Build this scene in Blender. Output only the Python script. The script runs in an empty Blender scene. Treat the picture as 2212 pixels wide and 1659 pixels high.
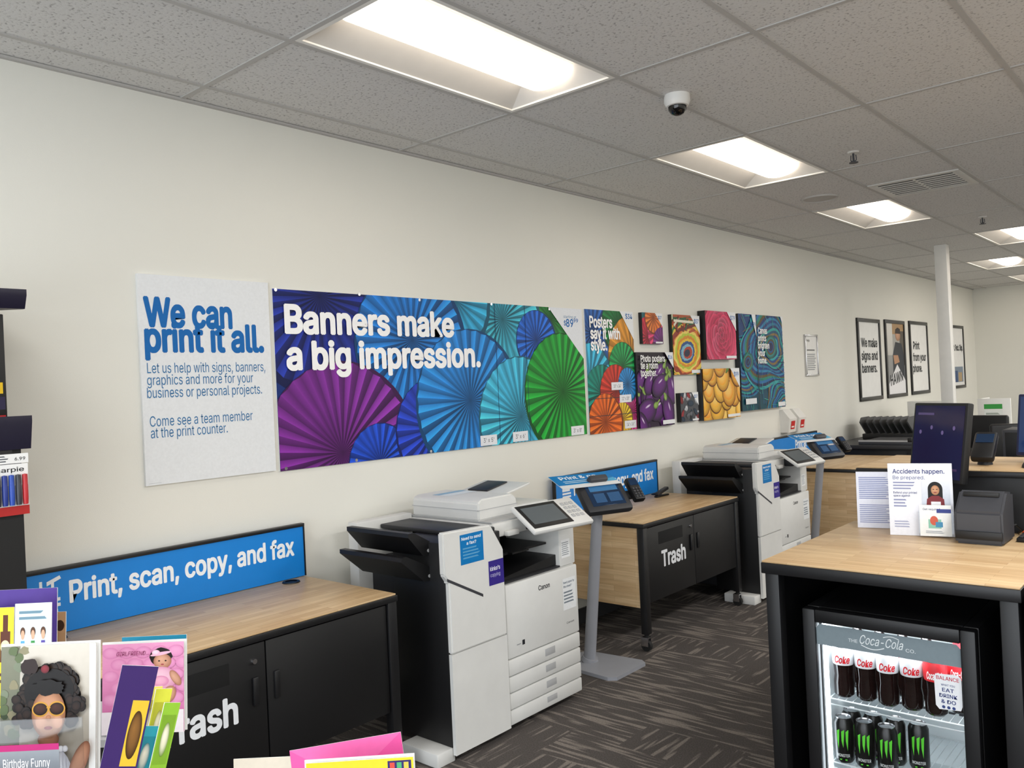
import bpy, bmesh, math, random, os
from mathutils import Vector, Matrix
random.seed(4)
S=bpy.context.scene; COL=S.collection
sin,cos,pi=math.sin,math.cos,math.pi
rad=math.radians
# ------------------------------------------------------------------ camera
CX,CZ,FP=3.36,1.58,1801.0
YAW,ROLL,PIT=rad(41.2),rad(2.68),rad(.28)
Fh=Vector((-sin(YAW),cos(YAW),0)); R0=Vector((cos(YAW),sin(YAW),0)); ZZ=Vector((0,0,1))
fw=Fh*cos(PIT)+ZZ*sin(PIT); up0=-Fh*sin(PIT)+ZZ*cos(PIT)
cxv=R0*cos(ROLL)-up0*sin(ROLL); cyv=R0*sin(ROLL)+up0*cos(ROLL)
CAM=Vector((CX,0,CZ))
cd=bpy.data.cameras.new('camera'); cam=bpy.data.objects.new('camera',cd); COL.objects.link(cam)
cd.sensor_width=36; cd.lens=36*FP/2212; cd.clip_start=.05; cd.clip_end=100
m=Matrix((cxv,cyv,-fw)).transposed().to_4x4(); m.translation=CAM
cam.matrix_world=m; S.camera=cam
def ray(px,py): return fw+cxv*((px-1106)/FP)+cyv*((829.5-py)/FP)
def hit(px,py,x=None,y=None,z=None):
    d=ray(px,py)
    t=(x-CX)/d.x if x is not None else (y/d.y if y is not None else (z-CZ)/d.z)
    return CAM+d*t
# ------------------------------------------------------------------ materials
def lin(h):
    if not isinstance(h,str): return tuple(h[:3])
    h=h.lstrip('#')
    if len(h)==3: h=''.join(c*2 for c in h)
    o=[]
    for i in (0,2,4):
        c=int(h[i:i+2],16)/255
        o.append(c/12.92 if c<=.04045 else ((c+.055)/1.055)**2.4)
    return tuple(o)
def newmat(n):
    m=bpy.data.materials.new(n); m.use_nodes=True
    nt=m.node_tree; b=nt.nodes['Principled BSDF']; return m,nt,b
def mat(n,col,rough=.5,metal=0,var=.05,scale=12,bump=0,spec=.5,emit=0,ecol=None):
    m,nt,b=newmat(n); c=lin(col)
    tc=nt.nodes.new('ShaderNodeTexCoord'); nz=nt.nodes.new('ShaderNodeTexNoise')
    nz.inputs['Scale'].default_value=scale; nz.inputs['Detail'].default_value=4
    nt.links.new(tc.outputs['Object'],nz.inputs['Vector'])
    mx=nt.nodes.new('ShaderNodeMix'); mx.data_type='RGBA'
    mx.inputs[6].default_value=(*[v*(1-var) for v in c],1); mx.inputs[7].default_value=(*[min(1,v*(1+var)) for v in c],1)
    nt.links.new(nz.outputs['Fac'],mx.inputs[0]); nt.links.new(mx.outputs[2],b.inputs['Base Color'])
    b.inputs['Roughness'].default_value=rough; b.inputs['Metallic'].default_value=metal
    b.inputs['Specular IOR Level'].default_value=spec
    if bump:
        bp=nt.nodes.new('ShaderNodeBump'); bp.inputs['Strength'].default_value=bump; bp.inputs['Distance'].default_value=.002
        n2=nt.nodes.new('ShaderNodeTexNoise'); n2.inputs['Scale'].default_value=300
        nt.links.new(tc.outputs['Object'],n2.inputs['Vector']); nt.links.new(n2.outputs['Fac'],bp.inputs['Height']); nt.links.new(bp.outputs['Normal'],b.inputs['Normal'])
    if emit:
        b.inputs['Emission Color'].default_value=(*lin(ecol or col),1); b.inputs['Emission Strength'].default_value=emit
    return m
def wood(n,u,v):
    m,nt,b=newmat(n); L=nt.links.new
    tc=nt.nodes.new('ShaderNodeTexCoord'); sp=nt.nodes.new('ShaderNodeSeparateXYZ'); L(tc.outputs['Object'],sp.inputs[0])
    cb=nt.nodes.new('ShaderNodeCombineXYZ'); L(sp.outputs[u],cb.inputs[0]); L(sp.outputs[v],cb.inputs[1])
    br=nt.nodes.new('ShaderNodeTexBrick'); L(cb.outputs[0],br.inputs['Vector'])
    br.inputs['Scale'].default_value=1; br.inputs['Brick Width'].default_value=.31; br.inputs['Row Height'].default_value=.033
    br.inputs['Mortar Size'].default_value=.0005; br.inputs['Bias'].default_value=0
    br.inputs['Color1'].default_value=(*lin('#e0c398'),1); br.inputs['Color2'].default_value=(*lin('#cba97d'),1); br.inputs['Mortar'].default_value=(*lin('#ad8b66'),1)
    mp=nt.nodes.new('ShaderNodeMapping'); mp.inputs['Scale'].default_value=(5,70,1); L(cb.outputs[0],mp.inputs[0])
    nz=nt.nodes.new('ShaderNodeTexNoise'); nz.inputs['Scale'].default_value=1; nz.inputs['Detail'].default_value=5; L(mp.outputs[0],nz.inputs['Vector'])
    mx=nt.nodes.new('ShaderNodeMix'); mx.data_type='RGBA'; mx.blend_type='MULTIPLY'; mx.inputs[0].default_value=.5
    rp=nt.nodes.new('ShaderNodeValToRGB'); rp.color_ramp.elements[0].position=.3; rp.color_ramp.elements[0].color=(.64,.57,.50,1); rp.color_ramp.elements[1].position=.65
    L(nz.outputs['Fac'],rp.inputs[0]); L(br.outputs['Color'],mx.inputs[6]); L(rp.outputs[0],mx.inputs[7]); L(mx.outputs[2],b.inputs['Base Color'])
    b.inputs['Roughness'].default_value=.38
    return m
M={}
M['wood_y']=wood('butcher_block_along',1,0); M['wood_x']=wood('butcher_block_across',0,1); M['wood_end']=wood('butcher_block_end',0,2)
for a in [('white','#e4e3df',.4),('printer_white','#dfdfdc',.42),('grey_plastic','#b4b5b6',.45),('black','#0d0d0f',.48),('black_metal','#131315',.42),('charcoal','#26272b',.5),
          ('dark_grey','#3a3b40',.5),('paper','#eeeeec',.6),('blue_sign','#0b82da',.45),('frame_black','#0a0a0b',.35),('pole_grey','#9799a0',.4),('rubber','#101010',.8),
          ('board_white','#e9ebec',.5),('navy','#1b2247',.5),('purple_black','#15112a',.4),('sprink','#cfcdc8',.4),('speaker','#b9b6b1',.7),('vent','#d2d0cb',.5),('gap_shade','#060606',.9),('desk_white','#cfcfca',.5)]:
    M[a[0]]=mat(*a)
M['chrome']=mat('chrome','#c9c9cc',.22,1); M['acrylic_white']=mat('acrylic_white','#f2f2f4',.2)
M['wall']=mat('wall_paint','#e9e8e0',.85,0,.02,1.5,.15,.2)
M['troffer']=mat('troffer_white','#eceae4',.45); M['reflector']=mat('troffer_reflector','#cbc9c5',.6)
M['lens']=mat('lens_glow','#fff4e2',.5,0,.01,3,0,.2,5.2,'#fff2e2')
M['led']=mat('led_glow','#ffffff',.5,0,.01,3,0,.2,9,'#e8f6ff')
M['liner']=mat('fridge_liner','#e3eaec',.5)
M['screen']=mat('screen_dark','#0c1826',.12,0,.3,5,0,.5,.25,'#2a4d78')
M['screen_purple']=mat('screen_purple','#171025',.1,0,.3,4,0,.5,.3,'#2c1c40')
M['screen_blue']=mat('screen_blue','#10182c',.12,0,.3,4,0,.5,.4,'#2c4a80')
M['lcd']=mat('lcd_grey','#5b6266',.2)
M['dome']=mat('dome_black','#050506',.06)
M['soda']=mat('cola','#140706',.06); M['can_black']=mat('can_black','#0a0b0a',.28)
M['orange']=mat('orange_plastic','#e0561f',.4)
M['wire']=mat('white_wire','#d9e0e2',.35)
M['lab_red']=mat('label_red','#d0222c',.45); M['lab_silver']=mat('label_silver','#dfe0e3',.4)
def glassmat(n,fac,tint=(1,1,1)):
    m,nt,b=newmat(n); nt.nodes.remove(b); out=nt.nodes['Material Output']
    t=nt.nodes.new('ShaderNodeBsdfTransparent'); t.inputs[0].default_value=(*tint,1); g=nt.nodes.new('ShaderNodeBsdfGlossy'); g.inputs['Roughness'].default_value=.03
    lw=nt.nodes.new('ShaderNodeFresnel'); lw.inputs[0].default_value=1.25; ma=nt.nodes.new('ShaderNodeMath'); ma.operation='ADD'; ma.inputs[1].default_value=fac
    nt.links.new(lw.outputs[0],ma.inputs[0])
    x=nt.nodes.new('ShaderNodeMixShader'); nt.links.new(ma.outputs[0],x.inputs[0]); nt.links.new(t.outputs[0],x.inputs[1]); nt.links.new(g.outputs[0],x.inputs[2]); nt.links.new(x.outputs[0],out.inputs[0]); return m
M['glass']=glassmat('clear_glass',.0); M['acrylic']=glassmat('clear_acrylic',.03,(.94,.95,.96))
def printmat():
    m,nt,b=newmat('printed_ink'); L=nt.links.new
    at=nt.nodes.new('ShaderNodeVertexColor'); at.layer_name='Col'
    tc=nt.nodes.new('ShaderNodeTexCoord'); nz=nt.nodes.new('ShaderNodeTexNoise'); nz.inputs['Scale'].default_value=90; L(tc.outputs['Object'],nz.inputs['Vector'])
    mr=nt.nodes.new('ShaderNodeMapRange'); mr.inputs[3].default_value=.93; mr.inputs[4].default_value=1.05; L(nz.outputs['Fac'],mr.inputs[0])
    mx=nt.nodes.new('ShaderNodeMix'); mx.data_type='RGBA'; mx.blend_type='MULTIPLY'; mx.inputs[0].default_value=1
    L(at.outputs[0],mx.inputs[6]); L(mr.outputs[0],mx.inputs[7]); L(mx.outputs[2],b.inputs['Base Color'])
    b.inputs['Roughness'].default_value=.45; b.inputs['Specular IOR Level'].default_value=.25
    return m
M['print']=printmat()
def carpetmat():
    m,nt,b=newmat('carpet_planks'); L=nt.links.new; N=nt.nodes.new
    tc=N('ShaderNodeTexCoord')
    def streak(sx,sy,lo,hi,off=0):
        mp=N('ShaderNodeMapping'); mp.inputs['Scale'].default_value=(sx,sy,1); mp.inputs['Location'].default_value=(off,off,off); L(tc.outputs['Object'],mp.inputs[0])
        nz=N('ShaderNodeTexNoise'); nz.inputs['Scale'].default_value=1; nz.inputs['Detail'].default_value=1; L(mp.outputs[0],nz.inputs['Vector'])
        r=N('ShaderNodeMapRange'); r.inputs[1].default_value=lo; r.inputs[2].default_value=hi; L(nz.outputs['Fac'],r.inputs[0]); return r.outputs[0]
    a=streak(3.4,38,.52,.60); c=streak(38,3.4,.55,.63,3)
    ch=N('ShaderNodeTexBrick'); L(tc.outputs['Object'],ch.inputs['Vector']); ch.inputs['Scale'].default_value=1; ch.inputs['Brick Width'].default_value=.5; ch.inputs['Row Height'].default_value=.25
    ch.inputs['Color1'].default_value=(0,0,0,1); ch.inputs['Color2'].default_value=(1,1,1,1); ch.inputs['Mortar Size'].default_value=0; ch.inputs['Mortar'].default_value=(0,0,0,1)
    gt=N('ShaderNodeMath'); gt.operation='GREATER_THAN'; gt.inputs[1].default_value=.70; L(ch.outputs['Color'],gt.inputs[0])
    mx=N('ShaderNodeMix'); mx.data_type='FLOAT'; L(gt.outputs[0],mx.inputs[0]); L(a,mx.inputs[2]); L(c,mx.inputs[3])
    fine=N('ShaderNodeTexNoise'); fine.inputs['Scale'].default_value=160; fine.inputs['Detail'].default_value=2; L(tc.outputs['Object'],fine.inputs['Vector'])
    col=N('ShaderNodeMix'); col.data_type='RGBA'; col.inputs[6].default_value=(*lin('#56514e'),1); col.inputs[7].default_value=(*lin('#827a73'),1); L(mx.outputs[0],col.inputs[0])
    mm=N('ShaderNodeMix'); mm.data_type='RGBA'; mm.blend_type='MULTIPLY'; mm.inputs[0].default_value=.8; L(col.outputs[2],mm.inputs[6])
    mr=N('ShaderNodeMapRange'); mr.inputs[1].default_value=.3; mr.inputs[2].default_value=.7; mr.inputs[3].default_value=.6; mr.inputs[4].default_value=1.15; L(fine.outputs['Fac'],mr.inputs[0]); L(mr.outputs[0],mm.inputs[7])
    L(mm.outputs[2],b.inputs['Base Color']); b.inputs['Roughness'].default_value=.95; b.inputs['Specular IOR Level'].default_value=.1
    bp=N('ShaderNodeBump'); bp.inputs['Strength'].default_value=.5; bp.inputs['Distance'].default_value=.004; L(fine.outputs['Fac'],bp.inputs['Height']); L(bp.outputs[0],b.inputs['Normal'])
    return m
M['carpet']=carpetmat()
def tilemat():
    m,nt,b=newmat('mineral_tile'); L=nt.links.new; N=nt.nodes.new
    tc=N('ShaderNodeTexCoord'); nz=N('ShaderNodeTexNoise'); nz.inputs['Scale'].default_value=85; nz.inputs['Detail'].default_value=3; L(tc.outputs['Object'],nz.inputs['Vector'])
    rp=N('ShaderNodeValToRGB'); rp.color_ramp.elements[0].position=.30; rp.color_ramp.elements[0].color=(*lin('#a6a4a3'),1); rp.color_ramp.elements[1].position=.44; rp.color_ramp.elements[1].color=(*lin('#d8d7d5'),1)
    L(nz.outputs['Fac'],rp.inputs[0]); L(rp.outputs[0],b.inputs['Base Color']); b.inputs['Roughness'].default_value=.95; b.inputs['Specular IOR Level'].default_value=.1
    bp=N('ShaderNodeBump'); bp.inputs['Strength'].default_value=.4; bp.inputs['Distance'].default_value=.003; L(nz.outputs['Fac'],bp.inputs['Height']); L(bp.outputs[0],b.inputs['Normal'])
    return m
M['tile']=tilemat(); M['tbar']=mat('grid_bar','#b8b6b3',.6)
# ------------------------------------------------------------------ mesh helpers
WS={}
def thing(name,label,cat,loc=(0,0,0),rot=(0,0,0),group=None,world=True):
    o=bpy.data.objects.new(name,None); COL.objects.link(o); o.empty_display_size=.1
    o.location=loc; o.rotation_euler=rot; o['label']=label; o['category']=cat
    if group: o['group']=group
    if world: WS[o.name]=Vector(loc)
    return o
def obj(name,bm,mt,parent=None,smooth=True):
    sh=Vector()
    p=parent
    while p is not None:
        if p.name in WS: sh+=WS[p.name]
        p=p.parent
    if sh.length: bmesh.ops.translate(bm,verts=bm.verts,vec=-sh)
    me=bpy.data.meshes.new(name); bm.to_mesh(me); bm.free()
    if smooth:
        me.shade_smooth(); me.set_sharp_from_angle(angle=rad(35))
    me.materials.append(M[mt] if isinstance(mt,str) else mt)
    o=bpy.data.objects.new(name,me); COL.objects.link(o)
    if parent: o.parent=parent
    return o
def struct(name,bm,mt,parent=None):
    o=obj(name,bm,mt,parent)
    if not parent: o['kind']='structure'
    return o
def tag(o,label,cat,group=None):
    o['label']=label; o['category']=cat
    if group:o['group']=group
    return o
def B(): return bmesh.new()
def merge(bm,t):
    me=bpy.data.meshes.new('tmp'); t.to_mesh(me); t.free(); bm.from_mesh(me); bpy.data.meshes.remove(me)
def box(bm,a,b,bev=0,M4=None,seg=2):
    t=bmesh.new(); bmesh.ops.create_cube(t,size=1)
    a=Vector(a);b=Vector(b); d=b-a
    for v in t.verts: v.co=Vector((a.x+(v.co.x+.5)*d.x,a.y+(v.co.y+.5)*d.y,a.z+(v.co.z+.5)*d.z))
    if bev: bmesh.ops.bevel(t,geom=t.edges[:],offset=min(bev,.45*min(abs(d.x),abs(d.y),abs(d.z))),segments=seg,affect='EDGES',profile=.5)
    bmesh.ops.recalc_face_normals(t,faces=t.faces[:])
    if M4: t.transform(M4)
    merge(bm,t); return bm
def cyl(bm,p,q,r,r2=None,seg=20,M4=None):
    p=Vector(p);q=Vector(q);d=q-p
    t=bmesh.new(); bmesh.ops.create_cone(t,cap_ends=True,segments=seg,radius1=r,radius2=r if r2 is None else r2,depth=d.length)
    mt=Matrix.Translation((p+q)/2)@d.to_track_quat('Z','Y').to_matrix().to_4x4()
    if M4: mt=M4@mt
    t.transform(mt); merge(bm,t); return bm
def prism(bm,pts,vec,M4=None):
    t=bmesh.new(); vs=[t.verts.new(Vector(p)) for p in pts]; f=t.faces.new(vs)
    r=bmesh.ops.extrude_face_region(t,geom=[f]); bmesh.ops.translate(t,vec=Vector(vec),verts=[e for e in r['geom'] if isinstance(e,bmesh.types.BMVert)])
    bmesh.ops.recalc_face_normals(t,faces=t.faces[:])
    if M4: t.transform(M4)
    merge(bm,t); return bm
def lathe(bm,prof,c=(0,0,0),seg=28,M4=None):
    t=bmesh.new(); rings=[]
    for r,z in prof:
        rings.append([t.verts.new((c[0]+r*cos(2*pi*i/seg),c[1]+r*sin(2*pi*i/seg),c[2]+z)) for i in range(seg)] if r>1e-6 else [t.verts.new((c[0],c[1],c[2]+z))])
    for a,b in zip(rings,rings[1:]):
        for i in range(seg):
            j=(i+1)%seg
            if len(a)==1 and len(b)==1: continue
            if len(a)==1: t.faces.new((a[0],b[i],b[j]))
            elif len(b)==1: t.faces.new((a[i],b[0],a[j]))
            else: t.faces.new((a[i],b[i],b[j],a[j]))
    bmesh.ops.recalc_face_normals(t,faces=t.faces[:])
    if M4: t.transform(M4)
    merge(bm,t); return bm
def tube(bm,pts,r,seg=8):
    for p,q in zip(pts,pts[1:]): cyl(bm,p,q,r,seg=seg)
    return bm
def dup(root,loc,label,rotz=None):
    r=root.copy(); COL.objects.link(r); r.location=loc; r['label']=label
    if rotz is not None: r.rotation_euler=(0,0,rotz)
    for ch in list(root.children):
        c=ch.copy(); COL.objects.link(c); c.parent=r
        for g in list(ch.children):
            d=g.copy(); COL.objects.link(d); d.parent=c
    return r
# ------------------------------------------------------------------ ink (flat printing, points may carry their own colour)
FONT=None
try:
    fp=os.path.join(bpy.utils.system_resource('DATAFILES'),'fonts','Inter.woff2')
    if os.path.exists(fp): FONT=bpy.data.fonts.load(fp)
except Exception: FONT=None
def clipp(pts,clip):
    out=list(pts)
    for i in range(len(clip)):
        a=clip[i];b=clip[(i+1)%len(clip)]; inp=out; out=[]
        if not inp: break
        def sd(p): return (b[0]-a[0])*(p[1]-a[1])-(b[1]-a[1])*(p[0]-a[0])
        for j in range(len(inp)):
            p=inp[j-1];q=inp[j];dp=sd(p);dq=sd(q)
            if (dp>=0)!=(dq>=0):
                t=dp/(dp-dq); out.append(tuple(p[n]+(q[n]-p[n])*t for n in range(len(p))))
            if dq>=0: out.append(q)
    return out
_tc={}
def tmesh(s,shear):
    k=(s,shear)
    if k in _tc: return _tc[k]
    c=bpy.data.curves.new('t','FONT'); c.body=s; c.shear=shear; c.dimensions='2D'; c.fill_mode='FRONT'; c.resolution_u=3
    if FONT: c.font=FONT
    o=bpy.data.objects.new('t',c); COL.objects.link(o); bpy.context.view_layer.update()
    me=bpy.data.meshes.new_from_object(o.evaluated_get(bpy.context.evaluated_depsgraph_get()))
    vs=[(v.co.x,v.co.y) for v in me.vertices]; fs=[tuple(p.vertices) for p in me.polygons]
    bpy.data.objects.remove(o); bpy.data.curves.remove(c); bpy.data.meshes.remove(me)
    x0=min(v[0] for v in vs); x1=max(v[0] for v in vs)
    _tc[k]=(vs,fs,x0,x1); return _tc[k]
try: CAPH=max(v[1] for v in tmesh('H',0)[0])
except Exception:
    FONT=None; _tc.clear(); CAPH=max(v[1] for v in tmesh('H',0)[0])
def sc(c,k): return tuple(min(1,max(0,v*k)) for v in lin(c))
def lerp(a,b,t): a=lin(a);b=lin(b); return tuple(a[i]+(b[i]-a[i])*t for i in range(3))
class Ink:
    def __init__(s,w=None,h=None): s.P=[]; s.k=1; s.clip=[(0,0),(w,0),(w,h),(0,h)] if w else None; s.w=w; s.h=h
    def up(s): s.k+=1
    def poly(s,pts,col,clip=True):
        if s.clip and clip: pts=clipp(pts,s.clip)
        if len(pts)>2: s.P.append((pts,lin(col),s.k))
    def rect(s,x0,y0,x1,y1,col): s.up(); s.poly([(x0,y0),(x1,y0),(x1,y1),(x0,y1)],col)
    def grad(s,x0,y0,x1,y1,cb,ct): s.up(); b=lin(cb);t=lin(ct); s.poly([(x0,y0)+b,(x1,y0)+b,(x1,y1)+t,(x0,y1)+t],cb)
    def shape(s,pts,col): s.up(); s.poly(pts,col)
    def ell(s,cx,cy,rx,ry,col,rot=0,n=26,wob=0):
        s.up(); P=[]
        for i in range(n):
            a=2*pi*i/n; k=1+(random.uniform(-wob,wob) if wob else 0); x,y=rx*k*cos(a),ry*k*sin(a)
            P.append((cx+x*cos(rot)-y*sin(rot),cy+x*sin(rot)+y*cos(rot)))
        s.poly(P,col)
    def ring(s,cx,cy,rx,ry,col,ph,n=48):
        """smooth wavy closed blot"""
        s.up(); s.poly([(cx+rx*(1+.10*sin(3*a+ph)+.06*sin(5*a+2*ph))*cos(a),cy+ry*(1+.10*sin(3*a+ph)+.06*sin(5*a+2*ph))*sin(a)) for a in [2*pi*i/n for i in range(n)]],col)
    def gell(s,cx,cy,rx,ry,cin,cout,rot=0,hx=-.2,hy=.3,n=26,mid=.6):
        """ellipse shaded from a highlight out to its rim"""
        s.up(); ci=lin(cin);co=lin(cout);cm=lerp(ci,co,.35)
        def pt(r,a,t):
            x=rx*(hx*(1-r)+r*cos(a)); y=ry*(hy*(1-r)+r*sin(a))
            return (cx+x*cos(rot)-y*sin(rot),cy+x*sin(rot)+y*cos(rot))
        for i in range(n):
            a=2*pi*i/n;b=2*pi*(i+1)/n
            s.poly([pt(0,0,0)+ci,pt(mid,a,0)+cm,pt(mid,b,0)+cm],cin)
            s.poly([pt(mid,a,0)+cm,pt(1,a,0)+co,pt(1,b,0)+co,pt(mid,b,0)+cm],cin)
    def fan(s,cx,cy,r,col,n=26,sy=1):
        """pleated paper rosette: every pleat has a lit and a shaded face with soft gradients"""
        s.gell(cx+r*.03,cy-r*.05,r*1.06,r*1.06*sy,sc(col,.18),sc(col,.22),0,0,0,40)  # darker offset disc: drop shadow drawn into the printed picture
        s.up(); ph=random.random()
        for i in range(2*n):
            a=(i+ph)*pi/n; b=(i+1+ph)*pi/n; mid=(a+b)/2
            lit=1 if i%2 else -1
            d=cos(mid+lit*pi/2-rad(125))
            base=.80+.46*d+random.uniform(-.09,.09)
            ka=base*(1.25 if i%2 else .66); kb=base*(.66 if i%2 else 1.25)
            def q(rr,an,k,dim): return (cx+rr*r*cos(an),cy+rr*r*sy*sin(an))+sc(col,k*dim)
            ra=1 if i%2 else .98; rb=.98 if i%2 else 1
            s.poly([(cx,cy)+sc(col,.25),q(.14,a,ka,.5),q(.14,b,kb,.5)],col)
            s.poly([q(.14,a,ka,.5),q(.55,a,ka,1.0),q(.55,b,kb,1.0),q(.14,b,kb,.5)],col)
            s.poly([q(.55,a,ka,1.0),q(ra,a,ka,1.12),q(rb,b,kb,1.12),q(.55,b,kb,1.0)],col)
        s.ell(cx,cy,r*.025,r*.025*sy,sc(col,.25),n=10)
    def line(s,p,q,w,col):
        d=(q[0]-p[0],q[1]-p[1]); l=math.hypot(*d) or 1; n=(-d[1]/l*w/2,d[0]/l*w/2)
        s.poly([(p[0]-n[0],p[1]-n[1]),(q[0]-n[0],q[1]-n[1]),(q[0]+n[0],q[1]+n[1]),(p[0]+n[0],p[1]+n[1])],col)
    def text(s,t,x,y,w,h,col,bold=.02,shear=0,rot=0):
        """lettering fitted to width w and cap height h; weight comes from overlaid, slightly shifted copies"""
        vs,fs,x0,x1=tmesh(t,shear); kx=w/(x1-x0); ky=h/CAPH; s.up(); c=lin(col)
        offs=[(0,0)]
        if bold: 
            nb=8 if bold>.015 else 4
            offs+=[(bold*1.05*cos(2*pi*i/nb+.39),bold*.85*sin(2*pi*i/nb+.39)) for i in range(nb)]
        for n_,(ox,oy) in enumerate(offs):
            V=[((a-x0+ox)*kx,(b+oy)*ky) for a,b in vs]
            if rot: V=[(a*cos(rot)-b*sin(rot),a*sin(rot)+b*cos(rot)) for a,b in V]
            V=[(x+a,y+b) for a,b in V]
            for f in fs: s.P.append(([V[i] for i in f],c,s.k+n_*.07))
    def bars(s,x0,y0,x1,y1,n,col,fill=.45):
        s.up(); p=(y1-y0)/n
        for i in range(n):
            y=y1-(i+1)*p+p*.25
            s.poly([(x0,y),(x0+(x1-x0)*random.uniform(.75,1),y),(x0+(x1-x0)*random.uniform(.75,1),y+p*fill),(x0,y+p*fill)],col)
    def build(s,name,parent,o,R,U,step=.00012,wrap=0):
        R=Vector(R).normalized();U=Vector(U).normalized();Nn=R.cross(U);o=Vector(o)
        bm=bmesh.new(); cl=bm.loops.layers.float_color.new('Col')
        for pts,c,k in s.P:
            vs=[];cs=[]
            for p_ in pts:
                x,y=p_[0],p_[1]; cs.append(p_[2:5] if len(p_)>=5 else c)
                if wrap: a=x/wrap; r=wrap+k*step; p=o+U*y+R*(r*sin(a))+Nn*(r*cos(a))
                else: p=o+R*x+U*y+Nn*(k*step)
                vs.append(bm.verts.new(p))
            try: f=bm.faces.new(vs)
            except ValueError: continue
            for lp,cc in zip(f.loops,cs): lp[cl]=(*cc,1)
        return obj(name,bm,'print',parent,smooth=False)
X3=Vector((1,0,0));Y3=Vector((0,1,0));Z3=Vector((0,0,1))
# ------------------------------------------------------------------ room
CH=2.88; YB=15.7; XR=7.2; YF=-3.0
struct('floor',box(B(),(-.1,YF,-.06),(XR,YB+.1,0)),'carpet')
struct('wall_left',box(B(),(-.12,YF,0),(0,YB+.12,CH+.12)),'wall')
struct('wall_back',box(B(),(0,YB,0),(XR,YB+.12,CH+.12)),'wall')
struct('wall_right',box(B(),(XR,YF,0),(XR+.12,YB+.12,CH+.12)),'wall')
struct('baseboard_left',box(B(),(0,YF,0),(.012,YB,.1)),'charcoal')
struct('baseboard_back',box(B(),(.012,YB-.012,0),(XR,YB,.1)),'charcoal')
GX=[0]+[.2+.6096*i for i in range(12)]; GX=[g for g in GX if g<XR]+[XR]
GY=[1.78+1.2192*j for j in range(-3,12)]; GY=[g for g in GY if g<YB]
gy=lambda j:1.78+1.2192*j
lights=[(1,0),(1,2),(1,4),(2,6),(1,8),(1,10)]
holes={(i+1,jj) for i,jj in lights}
bm=B(); ys=[YF]+[g for g in GY if g>YF]+[YB]
for a in range(len(GX)-1):
    for b_ in range(len(ys)-1):
        j=round((ys[b_]-1.78)/1.2192)
        if (a,j) in holes and abs(ys[b_]-gy(j))<.01: continue
        v=[bm.verts.new((x,y,CH)) for x,y in ((GX[a],ys[b_]),(GX[a],ys[b_+1]),(GX[a+1],ys[b_+1]),(GX[a+1],ys[b_]))]
        bm.faces.new(v)
struct('ceiling',bm,'tile')
bm=B()
for g in GX[1:-1]: box(bm,(g-.011,YF,CH-.005),(g+.011,YB,CH+.02))
for g in ys[1:-1]: box(bm,(0,g-.011,CH-.0045),(XR,g+.011,CH+.02))
struct('trim_1',bm,'tbar')
struct('trim_2',box(B(),(0,YF,CH-.012),(.02,YB,CH-.002)),'tbar')
struct('column',box(B(),(.955,9.62,0),(1.075,9.74,CH),.006),'white')
def troffer():
    r=thing('ceiling_light','t','ceiling light',(0,0,0),group='recessed ceiling lights')
    W,Lh=.6096,1.2192
    bm=B()
    for a,b in (((0.01,.01,-.004),(.03,Lh-.01,.004)),((W-.03,.01,-.004),(W-.01,Lh-.01,.004)),((.03,.01,-.004),(W-.03,.03,.004)),((.03,Lh-.03,-.004),(W-.03,Lh-.01,.004))): box(bm,a,b)
    obj('frame',bm,'troffer',r)
    bm=B(); q=[(.025,.025,0),(W-.025,.025,0),(W-.025,Lh-.025,0),(.025,Lh-.025,0)]; p=[(.16,.1,.075),(W-.16,.1,.075),(W-.16,Lh-.1,.075),(.16,Lh-.1,.075)]
    Q=[bm.verts.new(v) for v in q];P=[bm.verts.new(v) for v in p]
    for i in range(4): bm.faces.new((Q[i],Q[(i+1)%4],P[(i+1)%4],P[i]))
    bm.faces.new(P); obj('reflector',bm,'reflector',r,False)
    bm=B(); n=14; pts=[]
    for i in range(n+1):
        a=pi*i/n; pts.append((W/2-.130*cos(a),.095,.07-.062*sin(a)))
    prism(bm,pts,(0,Lh-.19,0)); obj('diffuser',bm,'lens',r)
    return r
tr=troffer(); first=True
LL=['largest fluorescent ceiling light nearest the camera','second fluorescent ceiling light along the wall, right of the security camera','third fluorescent ceiling light along the wall, beside the air vent',
    'ceiling light cut by the right photo edge, nearer of the far pair','ceiling light just right of the white column, near the back','small farthest ceiling light at the right photo edge']
for (i,j),l in zip(lights,LL):
    loc=(.2+.6096*i,gy(j),CH)
    if first: tr.location=loc; tr['label']=l; first=False
    else: dup(tr,loc,l)
r=thing('air_vent','grey slatted air vent grille set in the ceiling','air vent',(1.725,6.355,CH-.012))
bm=B(); x0,x1,y0,y1=1.435,2.015,6.07,6.645
for a,b in (((x0,y0),(x1,y0+.05)),((x0,y1-.05),(x1,y1)),((x0,y0+.05),(x0+.05,y1-.05)),((x1-.05,y0+.05),(x1,y1-.05))): box(bm,(*a,CH-.0085),(*b,CH-.0),.0015)
obj('frame',bm,'vent',r); obj('backing',box(B(),(x0+.05,y0+.05,CH-.005),(x1-.05,y1-.05,CH-.003)),'gap_shade',r)  # black sheet stands in for the shade between the slats
bm=B()
for k in range(7):
    y=y0+.05+.038+k*.064; box(bm,(x0+.05,y,CH-.0085),(x1-.05,y+.030,CH-.0055))
box(bm,(1.718,y0+.05,CH-.0088),(1.732,y1-.05,CH-.0055))
obj('slats',bm,'vent',r)
bm=B(); lathe(bm,[(0,-.004),(.115,-.004),(.125,-.012),(.13,0)],(1.06,6.18,CH)); tag(obj('ceiling_speaker',bm,'speaker'),'round flat grey speaker grille in the ceiling','speaker')
p=hit(1462,206,z=CH)
r=thing('security_camera','white dome security camera with black lens on the ceiling','camera',(p.x,p.y,CH))
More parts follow.
